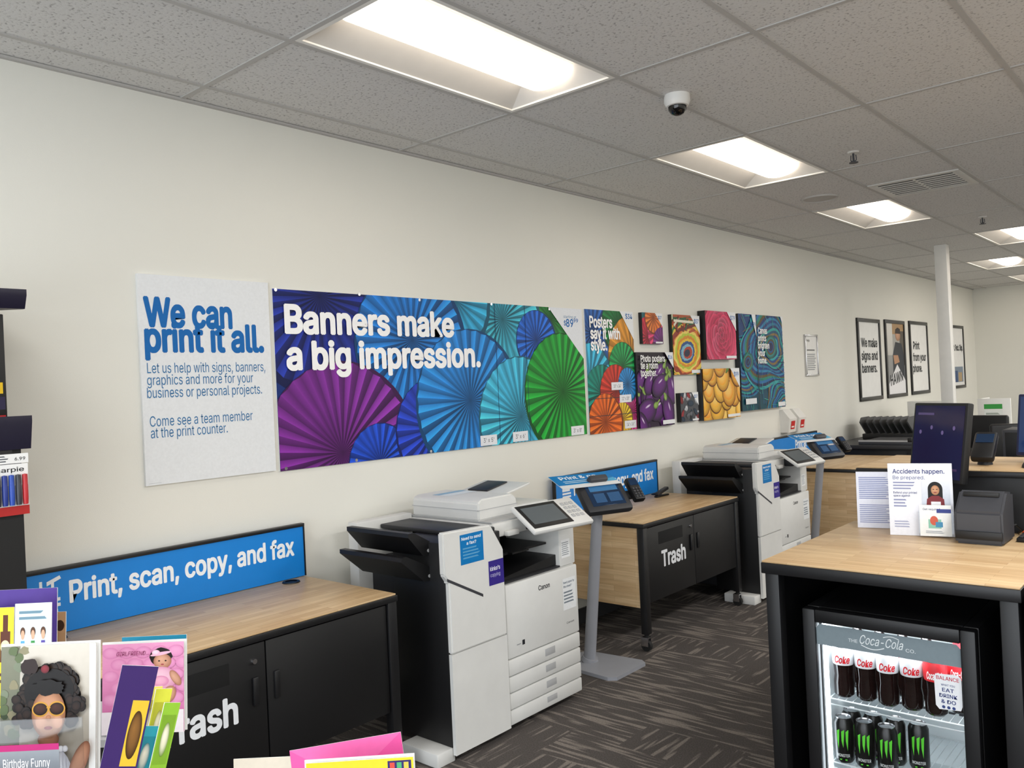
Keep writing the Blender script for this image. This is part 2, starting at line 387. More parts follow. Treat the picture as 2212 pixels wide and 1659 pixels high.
obj('housing',lathe(B(),[(0,0),(.058,0),(.06,-.03),(.05,-.05),(.043,-.052),(0,-.05)],(p.x,p.y,CH)),'white',r)
obj('dome',lathe(B(),[(.042,-.051),(.040,-.068),(.028,-.085),(.012,-.092),(0,-.093)],(p.x,p.y,CH)),'dome',r)
def sprinkler(px,py,l):
    p=hit(px,py,z=CH); r=thing('fire_sprinkler',l,'sprinkler',(p.x,p.y,CH),group='ceiling sprinklers')
    obj('escutcheon',lathe(B(),[(0,0),(.035,0),(.03,-.009),(0,-.01)],(p.x,p.y,CH)),'sprink',r)
    bm=cyl(B(),(p.x,p.y,CH-.01),(p.x,p.y,CH-.06),.006)
    tube(bm,[(p.x-.014,p.y,CH-.02),(p.x-.016,p.y,CH-.05),(p.x,p.y,CH-.062)],.003);tube(bm,[(p.x+.014,p.y,CH-.02),(p.x+.016,p.y,CH-.05),(p.x,p.y,CH-.062)],.003)
    obj('head',bm,'dark_grey',r); obj('deflector',cyl(B(),(p.x,p.y,CH-.062),(p.x,p.y,CH-.066),.026),'dark_grey',r)
sprinkler(1843,328,'pendant fire sprinkler between the second light and the air vent'); sprinkler(2122,468,'small farther fire sprinkler right of the third ceiling light')
# ------------------------------------------------------------------ wall prints
def wallpanel(name,label,cat,c4,t,side='board_white',group=None,x0=-.001):
    P=[hit(px,py,x=t) for px,py in c4]
    y0=(P[0].y+P[3].y)/2; y1=(P[1].y+P[2].y)/2; z1=(P[0].z+P[1].z)/2; z0=(P[2].z+P[3].z)/2
    r=thing(name,label,cat,(x0,y0,z0),group=group)
    obj('board',box(B(),(x0,y0,z0),(t,y1,z1),.0015),side,r)
    W=lambda px,py:(lambda h:(h.y-y0,h.z-z0))(hit(px,py,x=t))
    return r,Ink(y1-y0,z1-z0),Ink(),W,(t,y0,z0)
def fin(r,a,l,o,nm='lettering'):
    if a is not None and a.P: a.build('artwork',r,o,Y3,Z3)
    if l.P: l.build(nm,r,(o[0]+.00012*((a.k if a else 3)+2),o[1],o[2]),Y3,Z3)
def ptext(l,W,t,pxa,pxb,h,col,bold=.02):
    a=W(*pxa);b=W(*pxb); l.text(t,a[0],(a[1]+b[1])/2,b[0]-a[0],h,col,bold)
def sizetag(r,a,o,t,x0,x1,y,h):
    k=Ink(); k.rect(0,0,x1-x0,h,'#e9ebf0'); k.text(t,(x1-x0)*.18,h*.3,(x1-x0)*.64,h*.42,'#333a44',0)
    k.build('size_tag',r,(o[0]+.00012*(a.k+3),o[1]+x0,o[2]+y),Y3,Z3)
r,a,l,W,o=wallpanel('wall_sign','tall white sign board with large blue heading, left of the banner','sign',[(293,591),(578,610),(597,1016),(318,1051)],.014)
a.rect(0,0,a.w,a.h,'#e9ecef')
cb='#0a68b4'
ptext(l,W,'We can',(314,706),(500,706),.115,cb,.035); ptext(l,W,'print it all.',(316,762),(568,756),.115,cb,.035)
a.bars(*W(322,1046),*W(356,1041),1,'#90979d'); fin(r,a,l,o,'heading')
l=Ink()
for t,y,x1 in (('Let us help with signs, banners,',806,573),('graphics and more for your',831,547),('business or personal projects.',857,566)): ptext(l,W,t,(318,y),(x1,y-4),.042,'#2f74aa',0)
fin(r,None,l,o,'paragraph'); l=Ink()
ptext(l,W,'Come see a team member',(324,920),(546,909),.042,'#2f74aa',0); ptext(l,W,'at the print counter.',(326,945),(492,936),.042,'#2f74aa',0); fin(r,None,l,o,'paragraph')
r,a,l,W,o=wallpanel('banner','long wide banner of blue, purple and green pleated paper fans','banner',[(586,618),(1260,672),(1262,937),(607,1020)],.008)
a.rect(0,0,a.w,a.h,'#0f2e74')
def fn(px,py,rr,col,n=26,**k):
    x,y=W(px,py); a.fan(x,y,rr,col,n,**k)
fn(690,640,.45,'#1f3296',28); fn(1240,700,.5,'#167f34',26); fn(1190,690,.22,'#2b8f3e',20)
fn(1085,690,.34,'#44bcda',26); fn(985,650,.26,'#38b0e0',22); fn(890,735,.38,'#2583de',28); fn(1158,735,.19,'#2268d2',22)
fn(740,978,.45,'#7d2c94',30); fn(822,998,.2,'#1d4ecc',22); fn(940,925,.28,'#2444c4',24); fn(1015,865,.41,'#2a8ee4',30)
fn(1125,900,.37,'#46c0e8',30); fn(1215,845,.38,'#1ba236',30)
for x in (1066,1131): p=W(x,650); a.up(); a.line((p[0],0),(p[0],a.h),.004,'#0c2a55')
p=W(1184,690); q=W(1258,775); a.shape([(p[0],a.h),(a.w,q[1]),(a.w,a.h)],'#e6eaf0')
ptext(a,W,'starting at',(1216,687),(1243,688),.018,'#3d79a8',0); ptext(a,W,'$',(1217,703),(1221,703),.03,cb,.02); ptext(a,W,'89',(1222,706),(1237,706),.05,cb,.02); ptext(a,W,'99',(1238,697),(1247,697),.025,cb,.02)
ptext(l,W,'Banners make',(617,720),(978,725),.128,'#ffffff',.035); fin(r,a,l,o,'headline')
l=Ink(); l.k=a.k; ptext(l,W,'a big impression.',(621,796),(1035,792),.128,'#ffffff',.035); fin(r,None,l,o,'headline')
for t,x0,y0,x1,y1 in (("3' x 5'",1037,964,1072,946),("3' x 6'",1107,955,1139,938),("3' x 8'",1233,941,1260,926)):
    p=W(x0,y0);q=W(x1,y1); sizetag(r,a,o,t,p[0],q[0],max(0,p[1]),.06)
for px,py in ((594,626),(775,636),(905,648),(1060,657),(1185,668),(617,1012),(769,994),(930,975)):
    y_,z_=W(px,py); obj('standoff_pin',cyl(B(),(.007,o[1]+y_,o[2]+z_),(.013,o[1]+y_,o[2]+z_),.008),'chrome',r)
r,a,l,W,o=wallpanel('poster','tall poster of teal, orange and red paper fans beside the banner','poster',[(1264,669),(1368,673),(1375,929),(1272,937)],.01)
a.rect(0,0,a.w,a.h,'#1f6d80')
for q in ((1280,720,.28,'#2a66b8'),(1335,700,.2,'#15803c'),(1365,770,.3,'#e0982e'),(1275,820,.25,'#3db2da'),(1300,850,.2,'#0f8d7c'),(1345,790,.17,'#1f9f52'),(1330,845,.19,'#d03a2a'),(1365,885,.18,'#dc4a94'),(1345,905,.12,'#eebc30'),(1308,912,.2,'#f06c20'),(1355,830,.12,'#2b8ad0')): fn(*q,20)
p=W(1338,690);q=W(1367,735); a.shape([(p[0],a.h),(a.w,q[1]),(a.w,a.h)],'#e9edf0')
ptext(l,W,'Posters',(1273,708),(1321,707),.075,'#ffffff',.03); ptext(l,W,'say it with',(1275,733),(1338,731),.075,'#ffffff',.03); ptext(l,W,'style.',(1276,757),(1310,756),.075,'#ffffff',.03)
ptext(a,W,'$34',(1350,689),(1364,689),.035,cb,.02)
a.up(); a.line((0,a.h*.28),(a.w*.75,a.h*.28),.004,'#123040'); a.line((0,a.h*.14),(a.w,a.h*.14),.004,'#123040')
for t,x0,y0 in (('18" x 24"',1320,843),('22" x 28"',1338,870),('24" x 36"',1349,926)):
    p=W(x0,y0); q=W(x0+25,y0); sizetag(r,a,o,t,p[0],min(q[0],a.w),p[1],.055)
fin(r,a,l,o)
def corner(a,t,k=.3,col='#eef0f2'):
    w,h=a.w,a.h; a.shape([(w*(1-k),h),(w,h-k*w),(w,h)],col); a.text(t,w*(1-k*.62),h-k*w*.42,w*k*.5,w*k*.22,cb,.02); a.rect(w*.62,h*.02,w*.97,h*.075,'#eceef0')
r,a,l,W,o=wallpanel('canvas_print','small square print of red and pink paper fans','canvas print',[(1386,676),(1430,676),(1432,742),(1389,744)],.03,'black')
a.rect(0,0,a.w,a.h,'#d9b089')
for q in ((.1,.9,.5,'#2c9aa8'),(.25,.2,.55,'#d02844'),(.75,.35,.5,'#e0406e'),(.55,.85,.4,'#ec7a2e'),(.9,.05,.4,'#7a2a80')): a.fan(q[0]*a.w,q[1]*a.h,q[2]*a.w,q[3],16)
corner(a,'$27',.36); fin(r,a,l,o)
r,a,l,W,o=wallpanel('photo_poster','purple eggplant photo poster with white text','poster',[(1375,762),(1452,760),(1456,918),(1379,925)],.03,'black')
a.grad(0,0,a.w,a.h,'#2a1330','#140818')
for k in range(26):
    x=random.uniform(0,1)*a.w;y=random.uniform(0,.72)*a.h;rt=random.uniform(0,pi);rr=a.w*random.uniform(.13,.19)
    a.gell(x,y,rr*1.55,rr,'#6d2486','#12031a',rt,random.uniform(-.3,.3),.35,30); a.gell(x+rr*.15,y+rr*.42,rr*.5,rr*.11,'#f4e6fa','#6d2486',rt,0,0,14,.5)
    ex,ey=x+rr*1.45*cos(rt),y+rr*1.45*sin(rt); a.gell(ex,ey,rr*.4,rr*.28,'#9fc060','#48662a',rt); a.up(); a.line((ex,ey),(ex+rr*.8*cos(rt+.3),ey+rr*.8*sin(rt+.3)),.014,'#8aa850')
for t,y,x1 in (('Photo posters',782,1433),('tie a room',797,1418),('together.',813,1416)): ptext(l,W,t,(1381,y),(x1,y-1),.048,'#ffffff',.02)
corner(a,'$16',.24); fin(r,a,l,o)
r,a,l,W,o=wallpanel('canvas_print','abstract swirled paint canvas print in yellow, green and orange','canvas print',[(1450,681),(1510,681),(1513,808),(1455,810)],.03,'black')
a.rect(0,0,a.w,a.h,'#4f8a34')
for k in range(30): a.ell(random.random()*a.w,random.random()*a.h,a.w*.14,a.h*.02,random.choice(['#6fa53c','#39702c','#c9b53a','#86b84a']),random.random()*3,12,.2)
cc=['#d7d3b8','#7a2b1c','#c2472a','#e0a02a','#2d6e3a','#e8c64a','#8f2f1e','#d8762a','#f0d468','#b8c83a','#d98a20','#e9c030','#2a4f8a','#7fb4c8','#b13a22','#1c2440']
for k,c in enumerate(cc): a.ell(a.w*(.5+random.uniform(-.03,.03)),a.h*(.45-.006*k),a.w*(.95-.056*k),a.h*(.66-.04*k),c,.2,44,.06)
for k in range(16): a.up(); a.line((random.uniform(0,1)*a.w,a.h*random.uniform(.72,1)),(random.uniform(0,1)*a.w,a.h*random.uniform(.7,1)),.02,random.choice(['#6a2418','#e6e2cc','#b0512a','#2c5a34']))
corner(a,'$57',.34); fin(r,a,l,o)
r,a,l,W,o=wallpanel('canvas_print','deep black-sided canvas print of a pink rose','canvas print',[(1524,672),(1588,674),(1590,774),(1526,779)],.07,'black')
a.rect(0,0,a.w,a.h,'#7d1232')
for ring in range(8):
    R_=a.w*.56*(1-ring*.125); n=9-ring//2
    for k in range(n):
        an=2*pi*k/n+ring*.55; c=random.choice(['#e8406e','#da2f62','#ee6088']); k_=random.uniform(.8,1.1)
        a.gell(a.w*.5+R_*.62*cos(an),a.h*.5+R_*.62*sin(an),R_*.42,R_*.55,sc('#860f34',k_),sc(c,k_),an,-.6,0,18,.75)
a.gell(a.w*.5,a.h*.5,a.w*.05,a.h*.05,'#7b1030','#c03060'); corner(a,'$79',.3); fin(r,a,l,o)
r,a,l,W,o=wallpanel('canvas_print','smallest dark canvas print with red and white reflections','canvas print',[(1469,848),(1507,848),(1510,908),(1472,912)],.04,'black')
a.rect(0,0,a.w,a.h,'#4a4c52')
for k in range(26): c=random.choice(['#8c1f24','#c6c9d0','#1b1c22','#6d7078','#a03038','#d8dadf','#2a3d52']); a.gell(random.random()*a.w,random.random()*a.h,a.w*random.uniform(.05,.2),a.h*random.uniform(.04,.12),c,sc(c,.4),random.random()*3,.3,.3,14)
corner(a,'$37',.38); fin(r,a,l,o)
r,a,l,W,o=wallpanel('canvas_print','square canvas print of ripe orange apricots','canvas print',[(1516,797),(1595,795),(1598,900),(1520,909)],.05,'charcoal')
a.rect(0,0,a.w,a.h,'#7a4a14')
for k in range(22):
    x=((k%4)+.5*((k//4)%2))*a.w*.29+random.uniform(-.05,.05);y=(k//4)*a.h*.21+random.uniform(-.04,.04);rr=a.w*random.uniform(.15,.19); c=random.choice(['#f6a81c','#f09614','#f8b62c'])
    a.gell(x,y-.006,rr*1.04,rr*1.05,'#8a4e10','#5c320c',0,0,0,22)
    a.gell(x,y,rr,rr*1.02,'#fec84e',sc(c,.52),random.random(),-.25,.3,26,.7); a.gell(x-rr*.1,y+rr*.12,rr*.74,rr*.72,'#ffd978',c,0,-.2,.3,22)
    a.ell(x+rr*.1,y+rr*.72,rr*.09,rr*.04,'#7a4a18')
    if k%3==0: a.gell(x+rr*.85,y+rr*.6,rr*.5,rr*.16,'#6a9034','#3c5a1e',.7)
corner(a,'$99',.26); fin(r,a,l,o)
r,a,l,W,o=wallpanel('canvas_print','large blue, teal and gold swirl canvas print in two joined panels','canvas print',[(1596,680),(1689,682),(1694,879),(1602,888)],.05,'charcoal')
w,h=a.w,a.h; a.grad(0,0,w,h,'#0f4a58','#123a78')
pal=['#103a7c','#1a6f9c','#0c2660','#1f9c98','#0e4c70','#7f6a3a','#123f84','#2ba0a8','#0b2050','#1768a4','#16806e','#5a4c2c','#0f3272','#2480b0']
for ex,ey,s_,ph in ((.12,.48,.85,.4),(.95,.02,.7,1.7),(.70,.64,1.15,2.6)):
    for k in range(18): a.ring(ex*w,ey*h,w*.62*s_*(1-.052*k),h*.38*s_*(1-.052*k),pal[(k+int(ph*3))%14],ph+.16*k)
for ex,ey,s_,ns in ((.15,.50,1,170),(.68,.66,1.25,260)):
    for k in range(ns):
        an=random.uniform(0,2*pi); r0=random.uniform(.14,.75)*w*s_; ln=random.uniform(.08,.2)*w
        p0=(ex*w+r0*cos(an),ey*h+r0*1.15*sin(an)); p1=(p0[0]+ln*cos(an+.6),p0[1]+ln*sin(an+.6))
        if k%12==0: a.up()
        a.line(p0,p1,random.uniform(.0015,.0045),random.choice(['#2bb0a0','#1a7f8a','#0b2a5c','#123f7a','#47c4a8','#8a7434','#0c2348','#1f68a8','#16584e']))
    for k,c in enumerate(['#1f8070','#2fa8a8','#6a5a2a','#1a62a8','#101c54']): a.gell(ex*w,ey*h,w*.12*s_*(1-.16*k),h*.1*s_*(1-.16*k),c,sc(c,.45),.3,0,-.2)
q=W(1630,690); a.up(); a.line((q[0],0),(q[0],h),.012,'#0b1420'); a.shape([(q[0]-.09,h),(q[0]-.006,h-.2),(q[0]-.006,h)],'#e8ecf0'); a.shape([(w-.05,h),(w,h-.08),(w,h)],'#e8ecf0')
for t,y,x1 in (('Canvas',721,1654),('prints',737,1652),('brighten',753,1659),('your',769,1650),('home.',785,1654)): ptext(l,W,t,(1635,y),(x1,y),.055,'#ffffff',.02)
ptext(a,W,'$199',(1618,705),(1629,705),.035,cb,.02); p=W(1609,874);q=W(1632,865); a.rect(p[0],p[1],q[0],p[1]+.05,'#e6e9ec'); a.rect(w*.8,.01,w*.97,.05,'#e6e9ec'); fin(r,a,l,o)
def framed(label,c4,paper,fw_=.03,name='framed_poster',fm='frame_black',group=None,t=.022):
    P=[hit(px,py,x=t) for px,py in c4]
    y0=(P[0].y+P[3].y)/2; y1=(P[1].y+P[2].y)/2; z1=(P[0].z+P[1].z)/2; z0=(P[2].z+P[3].z)/2
    r=thing(name,label,'framed poster',(0,y0,z0),group=group); bm=B()
    for A,Bb in (((y0,z0),(y1,z0+fw_)),((y0,z1-fw_),(y1,z1)),((y0,z0+fw_),(y0+fw_,z1-fw_)),((y1-fw_,z0+fw_),(y1,z1-fw_))): box(bm,(-.001,*A),(t,*Bb),.003)
    obj('frame',bm,fm,r); obj('sheet',box(B(),(.0,y0+fw_*.8,z0+fw_*.8),(.010,y1-fw_*.8,z1-fw_*.8)),paper,r)
    w,h=y1-y0-2*fw_,z1-z0-2*fw_
    W=lambda px,py:(lambda q:(q.y-y0-fw_,q.z-z0-fw_))(hit(px,py,x=t))
    return r,Ink(w,h),Ink(),W,(.0105,y0+fw_,z0+fw_)
r,a,l,W,o=framed('small silver-framed notice between the canvas prints and framed posters',[(1740,722),(1767,723),(1770,811),(1744,813)],'paper',.018,'framed_notice','chrome')
a.text('help',a.w*.12,a.h*.86,a.w*.25,.025,'#333333',.01); a.rect(a.w*.1,a.h*.62,a.w*.8,a.h*.65,'#555555'); a.bars(a.w*.1,a.h*.1,a.w*.9,a.h*.55,9,'#8b8f92'); fin(r,a,l,o)
g='black framed posters on the left wall'
r,a,l,W,o=framed('black framed poster reading We make signs and banners',[(1854,687),(1904,690),(1906,861),(1859,869)],'paper',.045,group=g)
for t,y,x0,x1 in (('We make',749,1863,1897),('signs and',777,1864,1898),('banners.',804,1865,1897)): ptext(l,W,t,(x0,y),(x1,y),.1,'#22262c',.03)
fin(r,a,l,o)
r,a,l,W,o=framed('black framed poster photo of a worker carrying a printed banner',[(1914,691),(1957,693),(1959,855),(1918,861)],'paper',.045,group=g)
w,h=a.w,a.h; a.grad(0,0,w,h,'#76797e','#b4b2ac'); a.grad(0,h*.55,w*.35,h,'#c8c6c0','#e2e0da'); a.rect(w*.35,h*.85,w,h,'#b08f66'); a.rect(w*.75,h*.4,w,h*.9,'#5a5348')
a.shape([(w*.3,0),(w*.95,0),(w*.98,h*.55),(w*.85,h*.72),(w*.5,h*.74),(w*.32,h*.55)],'#1d2430'); a.gell(w*.66,h*.84,w*.15,h*.085,'#d0a080','#9a7052'); a.shape([(w*.5,h*.86),(w*.82,h*.86),(w*.8,h*.93),(w*.66,h*.95),(w*.53,h*.92)],'#2a1d16')
a.shape([(w*.35,h*.55),(w*.62,h*.55),(w*.7,h*.45),(w*.4,h*.42)],'#b98a68')
a.shape([(w*.0,h*.12),(w*.55,h*.42),(w*1,h*.18),(w,0),(0,0)],'#e9e9ec'); a.text('HAWN',w*.15,h*.12,w*.7,.13,'#23262c',.03,0,.12); fin(r,a,l,o)
r,a,l,W,o=framed('black framed poster reading Print from your phone',[(1967,694),(2006,696),(2008,848),(1970,854)],'paper',.045,group=g)
for t,y,x1 in (('Print',754,1988),('from your',779,2002),('phone.',803,1994)): ptext(l,W,t,(1975,y),(x1,y),.1,'#22262c',.03)
fin(r,a,l,o)
r,a,l,W,o=framed('black framed poster right of the white column reading Print Pack Ship',[(2054,702),(2083,704),(2086,836),(2057,841)],'paper',.045,group=g)
ptext(l,W,'Print. Pack. Ship.',(2057,757),(2081,757),.09,'#22262c',.03); w=a.w; a.rect(w*.1,.05,w*.9,.05+a.h*.27,'#7d8c9e'); a.rect(w*.15,.05,w*.45,.05+a.h*.2,'#2a4a7a'); a.rect(w*.5,.06,w*.8,.05+a.h*.17,'#b39a74'); fin(r,a,l,o)
# ------------------------------------------------------------------ desks
def desk():
    r=thing('utility_desk','d','desk',(0,0,0),group='black trash desks with butcher block tops along the wall')
    D,W_=.70,1.23
    bm=B(); box(bm,(.03,0,.722),(D,W_,.748),.003); obj('top_frame',bm,'black_metal',r)
    obj('worktop',box(B(),(.034,.006,.748),(D-.006,W_-.006,.755),.0015),'wood_y',r)
    for y in (.12,W_-.12):
        bm=B(); lathe(bm,[(.026,0),(.04,0),(.038,.005),(.027,.005)],(.115,y,.755)); lathe(bm,[(0,.001),(.028,.0015)],(.115,y,.755)); obj('grommet',bm,'black',r)
    for x in (.04,D-.05):
        for y in (.004,W_-.049): obj('leg',box(B(),(x,y,.1 if x>.3 else 0),(x+.045,y+.045,.722),.003),'black_metal',r)
    for y in (.027,W_-.027):
        c=obj('caster',cyl(cyl(B(),(D-.03,y-.012,.032),(D-.03,y+.012,.032),.032),(D-.028,y,.06),(D-.028,y,.1),.014),'rubber',r)
        obj('fork',box(box(B(),(D-.055,y-.019,.03),(D-.01,y-.014,.075)),(D-.055,y+.014,.03),(D-.01,y+.019,.075)),'chrome',c)
        bm=B(); box(bm,(D-.055,y-.019,.075),(D-.01,y+.019,.082)); obj('plate',bm,'chrome',c)
    obj('cabinet',box(B(),(.1,.05,.27),(D-.035,W_-.05,.722),.002),'black',r)
    obj('end_panel',box(B(),(.1,.012,.25),(D-.052,.049,.72),.002),'wood_end',r)
    x=D-.034
    d1=obj('door',box(B(),(x,.055,.275),(x+.02,.611,.715),.002),'black',r); d2=obj('door',box(B(),(x,.616,.275),(x+.02,W_-.055,.715),.002),'black',r)
    x+=.02
    for d,y in ((d1,.566),(d2,.652)):
        obj('handle',box(B(),(x,y-.011,.50),(x+.012,y+.011,.60),.004),'black_metal',d)
    obj('trash_slot',box(B(),(x-.004,.18,.60),(x+.0006,.47,.675),.01),'gap_shade',d1)  # black plate painted as the dark recess of the slot
    obj('lock',lathe(B(),[(0,.008),(.009,.008),(.011,0)],(0,0,0),16,Matrix.Translation((x,.566,.655))@Matrix.Rotation(pi/2,4,'Y')),'chrome',d1)
    k=Ink(); k.text('Trash',0,0,.28,.092,'#e4e6e9',.03); k.build('lettering',d1,(x,.212,.462),Y3,Z3)
    return r
dk=desk(); dk['label']='nearest black desk with wooden top beside the left shelf'; dk.location=(0,1.03,0)
dup(dk,(0,4.14,0),'middle wooden-topped black desk between the two printers')
r=thing('storage_cabinet','deep black cabinet with broad pale wooden end panel past the second printer','cabinet',(.45,7.9,0))
obj('top_frame',box(B(),(.03,7.25,.722),(.90,8.48,.748),.003),'black_metal',r); obj('worktop',box(B(),(.034,7.256,.748),(.894,8.474,.755),.0015),'wood_y',r)
obj('body',box(B(),(.06,7.285,.08),(.86,8.44,.722),.002),'black',r); obj('end_panel',box(B(),(.06,7.262,.10),(.855,7.285,.72),.002),'wood_end',r)
for x in (.04,.853):
    for y in (7.254,8.43): obj('leg',box(B(),(x,y,0),(x+.043,y+.043,.722),.003),'black_metal',r)
for y in (7.31,7.87):
    d=obj('door',box(B(),(.86,y,.1),(.878,y+.54,.715),.002),'black',r); obj('handle',box(B(),(.878,y+.48,.5),(.89,y+.5,.6),.004),'black_metal',d)
def signboard(y,text,label,icon=True,tx=.2,tw=.97):
    r=thing('desk_sign',label,'sign',(.035,y,.757),group='blue desk signs')
    obj('panel',box(B(),(.038,y+.006,.757),(.055,y+1.224,.985)),'blue_sign',r)
    bm=box(B(),(.034,y,.985),(.062,y+1.23,1.0),.002); box(bm,(.034,y,.757),(.06,y+.006,.985)); box(bm,(.034,y+1.224,.757),(.06,y+1.23,.985)); obj('frame',bm,'black_metal',r)
    k=Ink(); k.text(text,tx,.105,tw,.078,'#f2f7fc',.028); k.build('lettering',r,(.0552,y,.757),Y3,Z3)
    if icon:
        k=Ink(); c='#eef4fa'; k.rect(.075,.10,.165,.112,c); k.rect(.075,.12,.165,.132,c); k.rect(.085,.072,.155,.09,c); k.rect(.075,.14,.155,.17,c); k.rect(.095,.172,.105,.2,c); k.rect(.135,.172,.145,.2,c); k.shape([(.12,.18),(.17,.2),(.165,.212),(.12,.195)],c); k.build('printer_icon',r,(.0552,y,.757),Y3,Z3)
    return r
signboard(1.03,'Print, scan, copy, and fax','nearest blue sign reading Print, scan, copy, and fax'); signboard(4.14,'Print, scan, copy, and fax','second blue desk sign, partly behind the tilted kiosk head')
signboard(7.25,'Print at scale','farthest blue desk sign behind the second kiosk',False,.68,.50)
r=thing('stapler','small black stapler on the middle desk top','stapler',(.2,5.18,.7555))
obj('base',box(B(),(.185,5.10,.7552),(.215,5.26,.767),.004),'black',r); Mx=Matrix.Translation((.2,5.11,.768))@Matrix.Rotation(rad(12),4,'X'); obj('arm',box(B(),(-.017,0,-.002),(.017,.15,.02),.006,Mx),'charcoal',r)
# ------------------------------------------------------------------ printers
def printer():
    r=thing('office_printer','p','printer',(0,0,0),group='white office copier printers')
    obj('base_cabinet',box(B(),(.12,.375,.03),(.765,.925,.68),.008),'printer_white',r)
    fd=obj('front_door',box(B(),(.765,.378,.335),(.786,.922,.675),.007),'printer_white',r)
    k=Ink(); k.text('Canon',.235,.27,.085,.022,'#2b2d30',.02); k.rect(.10,.045,.118,.068,'#2a2c30'); k.bars(.06,.05,.095,.06,1,'#9a9c9e'); k.text('Canon',.44,.06,.06,.01,'#55585a',0); k.build('lettering',fd,(.7862,.378,.335),Y3,Z3)
    k=Ink(); k.rect(.42,.13,.525,.285,'#eef0f1')
    for i,(t,w_) in enumerate((('Need paper by',.09),('the sheet?',.065))): k.text(t,.427,.26-.02*i,w_,.011,'#2d4b66',.01)
    k.bars(.427,.16,.51,.225,4,'#7d8790'); k.build('paper_notice',fd,(.7862,.378,.335),Y3,Z3)
    for z0,z1 in ((.257,.331),(.181,.253),(.105,.177),(.035,.101)):
        d=obj('drawer',box(B(),(.765,.378,z0),(.786,.922,z1),.006),'printer_white',r); ym=.68
        obj('handle',box(B(),(.780,ym-.04,z0+.022),(.7866,ym+.04,z1-.014),.004),'grey_plastic',d)
    obj('rear_housing',box(B(),(.12,.375,.68),(.42,.925,.88)),'black',r)
    obj('side_post',box(B(),(.42,.80,.68),(.775,.925,.885),.006),'printer_white',r)
    k=Ink(); k.rect(.015,.02,.085,.11,'#f2f3f4'); k.bars(.02,.03,.08,.1,7,'#9aa0a5'); k.build('notice_sticker',r,(.7752,.80,.70),Y3,Z3)
    bm=prism(B(),[(.42,.38,.69),(.42,.80,.69),(.42,.80,.74),(.42,.38,.70)],(.33,0,0)); box(bm,(.42,.40,.79),(.70,.79,.80)); box(bm,(.70,.5,.792),(.73,.62,.80)); obj('inner_tray',bm,'black',r)
    obj('cavity_rim',box(B(),(.60,.378,.68),(.775,.80,.688)),'charcoal',r)
    obj('scanner',box(B(),(.14,.37,.888),(.735,.925,.955),.012),'printer_white',r)
    obj('scanner_trim',box(B(),(.15,.375,.955),(.72,.92,.961)),'grey_plastic',r)
    bm=prism(B(),[(.18,.375,.961),(.18,.375,1.045),(.18,.40,1.062),(.18,.62,1.062),(.18,.65,1.04),(.18,.655,1.0),(.18,.91,.995),(.18,.91,.961)],(.46,0,0)); bmesh.ops.bevel(bm,geom=bm.edges[:],offset=.007,segments=2,affect='EDGES')
    df=obj('document_feeder',bm,'printer_white',r)
    obj('lid_seam',box(B(),(.178,.373,1.010),(.642,.655,1.013)),'grey_plastic',df)
    Mx=Matrix.Translation((.40,.64,1.035))@Matrix.Rotation(rad(10),4,'X'); obj('feed_tray',box(B(),(-.17,-.02,0),(.15,.23,.012),.004,Mx),'printer_white',df)
    obj('paper_guide',box(B(),(-.12,.04,.0125),(.02,.2,.02),.002,Mx),'charcoal',df)
    k=Ink(); k.rect(0,0,.2,.12,'#e8f0f6'); k.rect(0,.07,.2,.12,'#8db9d8'); k.build('instruction_label',df,(.40,.42,1.0625),(0,1,0),(-1,0,0))
    obj('handle',box(B(),(.735,.44,.89),(.765,.52,.915),.006),'printer_white',r)
    obj('panel_arm',box(B(),(.72,.60,.895),(.80,.70,.95),.008),'charcoal',r)
    Mx=Matrix.Translation((.84,.68,.96))@Matrix.Rotation(rad(-8),4,'Z')@Matrix.Rotation(rad(32),4,'Y')
    cp=obj('control_panel',box(B(),(-.10,-.195,-.014),(.10,.195,.012),.01,Mx),'printer_white',r)
    obj('screen',box(B(),(-.085,-.185,.012),(.08,.07,.0145),.002,Mx),'black',cp); obj('display',box(B(),(-.065,-.165,.0145),(.055,.05,.0155),0,Mx),'lcd',cp)
    bm=B()
    for i in range(4):
        for j in range(3): box(bm,(-.06+i*.03,.09+j*.03,.012),(-.04+i*.03,.11+j*.03,.016),.002,Mx)
    obj('keypad',bm,'grey_plastic',cp)
    obj('finisher_body',box(B(),(.44,.012,.06),(.774,.37,.93),.004),'black',r)
    obj('finisher_back',box(B(),(.18,.10,.06),(.44,.37,.80),.004),'charcoal',r)
    obj('finisher_lower_cover',prism(B(),[(.774,.015,.03),(.774,.368,.03),(.774,.368,.457),(.774,.015,.457)],(.018,0,0)),'printer_white',r)
    bm=prism(B(),[(.762,.015,.46),(.762,.368,.46),(.762,.368,.85),(.762,.29,.97),(.762,-.01,.98),(.762,-.01,.80),(.762,.015,.765)],(.033,0,0)); bmesh.ops.bevel(bm,geom=bm.edges[:],offset=.006,segments=2,affect='EDGES'); uc=obj('finisher_upper_cover',bm,'printer_white',r)
    obj('cover_groove',prism(B(),[(.7945,.005,.785),(.7945,.22,.675),(.7945,.22,.662),(.7945,.005,.772)],(.0012,0,0)),'dark_grey',uc)
    k=Ink(); k.rect(.09,.825,.235,.955,'#0f78bc'); k.text('Need to send',.10,.93,.12,.013,'#eef5fb',.02); k.text('a fax?',.13,.908,.06,.013,'#eef5fb',.02); k.bars(.105,.845,.215,.9,4,'#5ea3d0'); k.build('fax_sticker',uc,(.7955,0,0),Y3,Z3)
    k=Ink(); k.rect(.262,.70,.362,.81,'#382a86'); k.text("kinko's",.272,.765,.065,.018,'#e8e6f6',.02); k.text('copying',.272,.738,.065,.016,'#c8c4e8',0); k.build('copying_sticker',uc,(.7955,0,0),Y3,Z3)
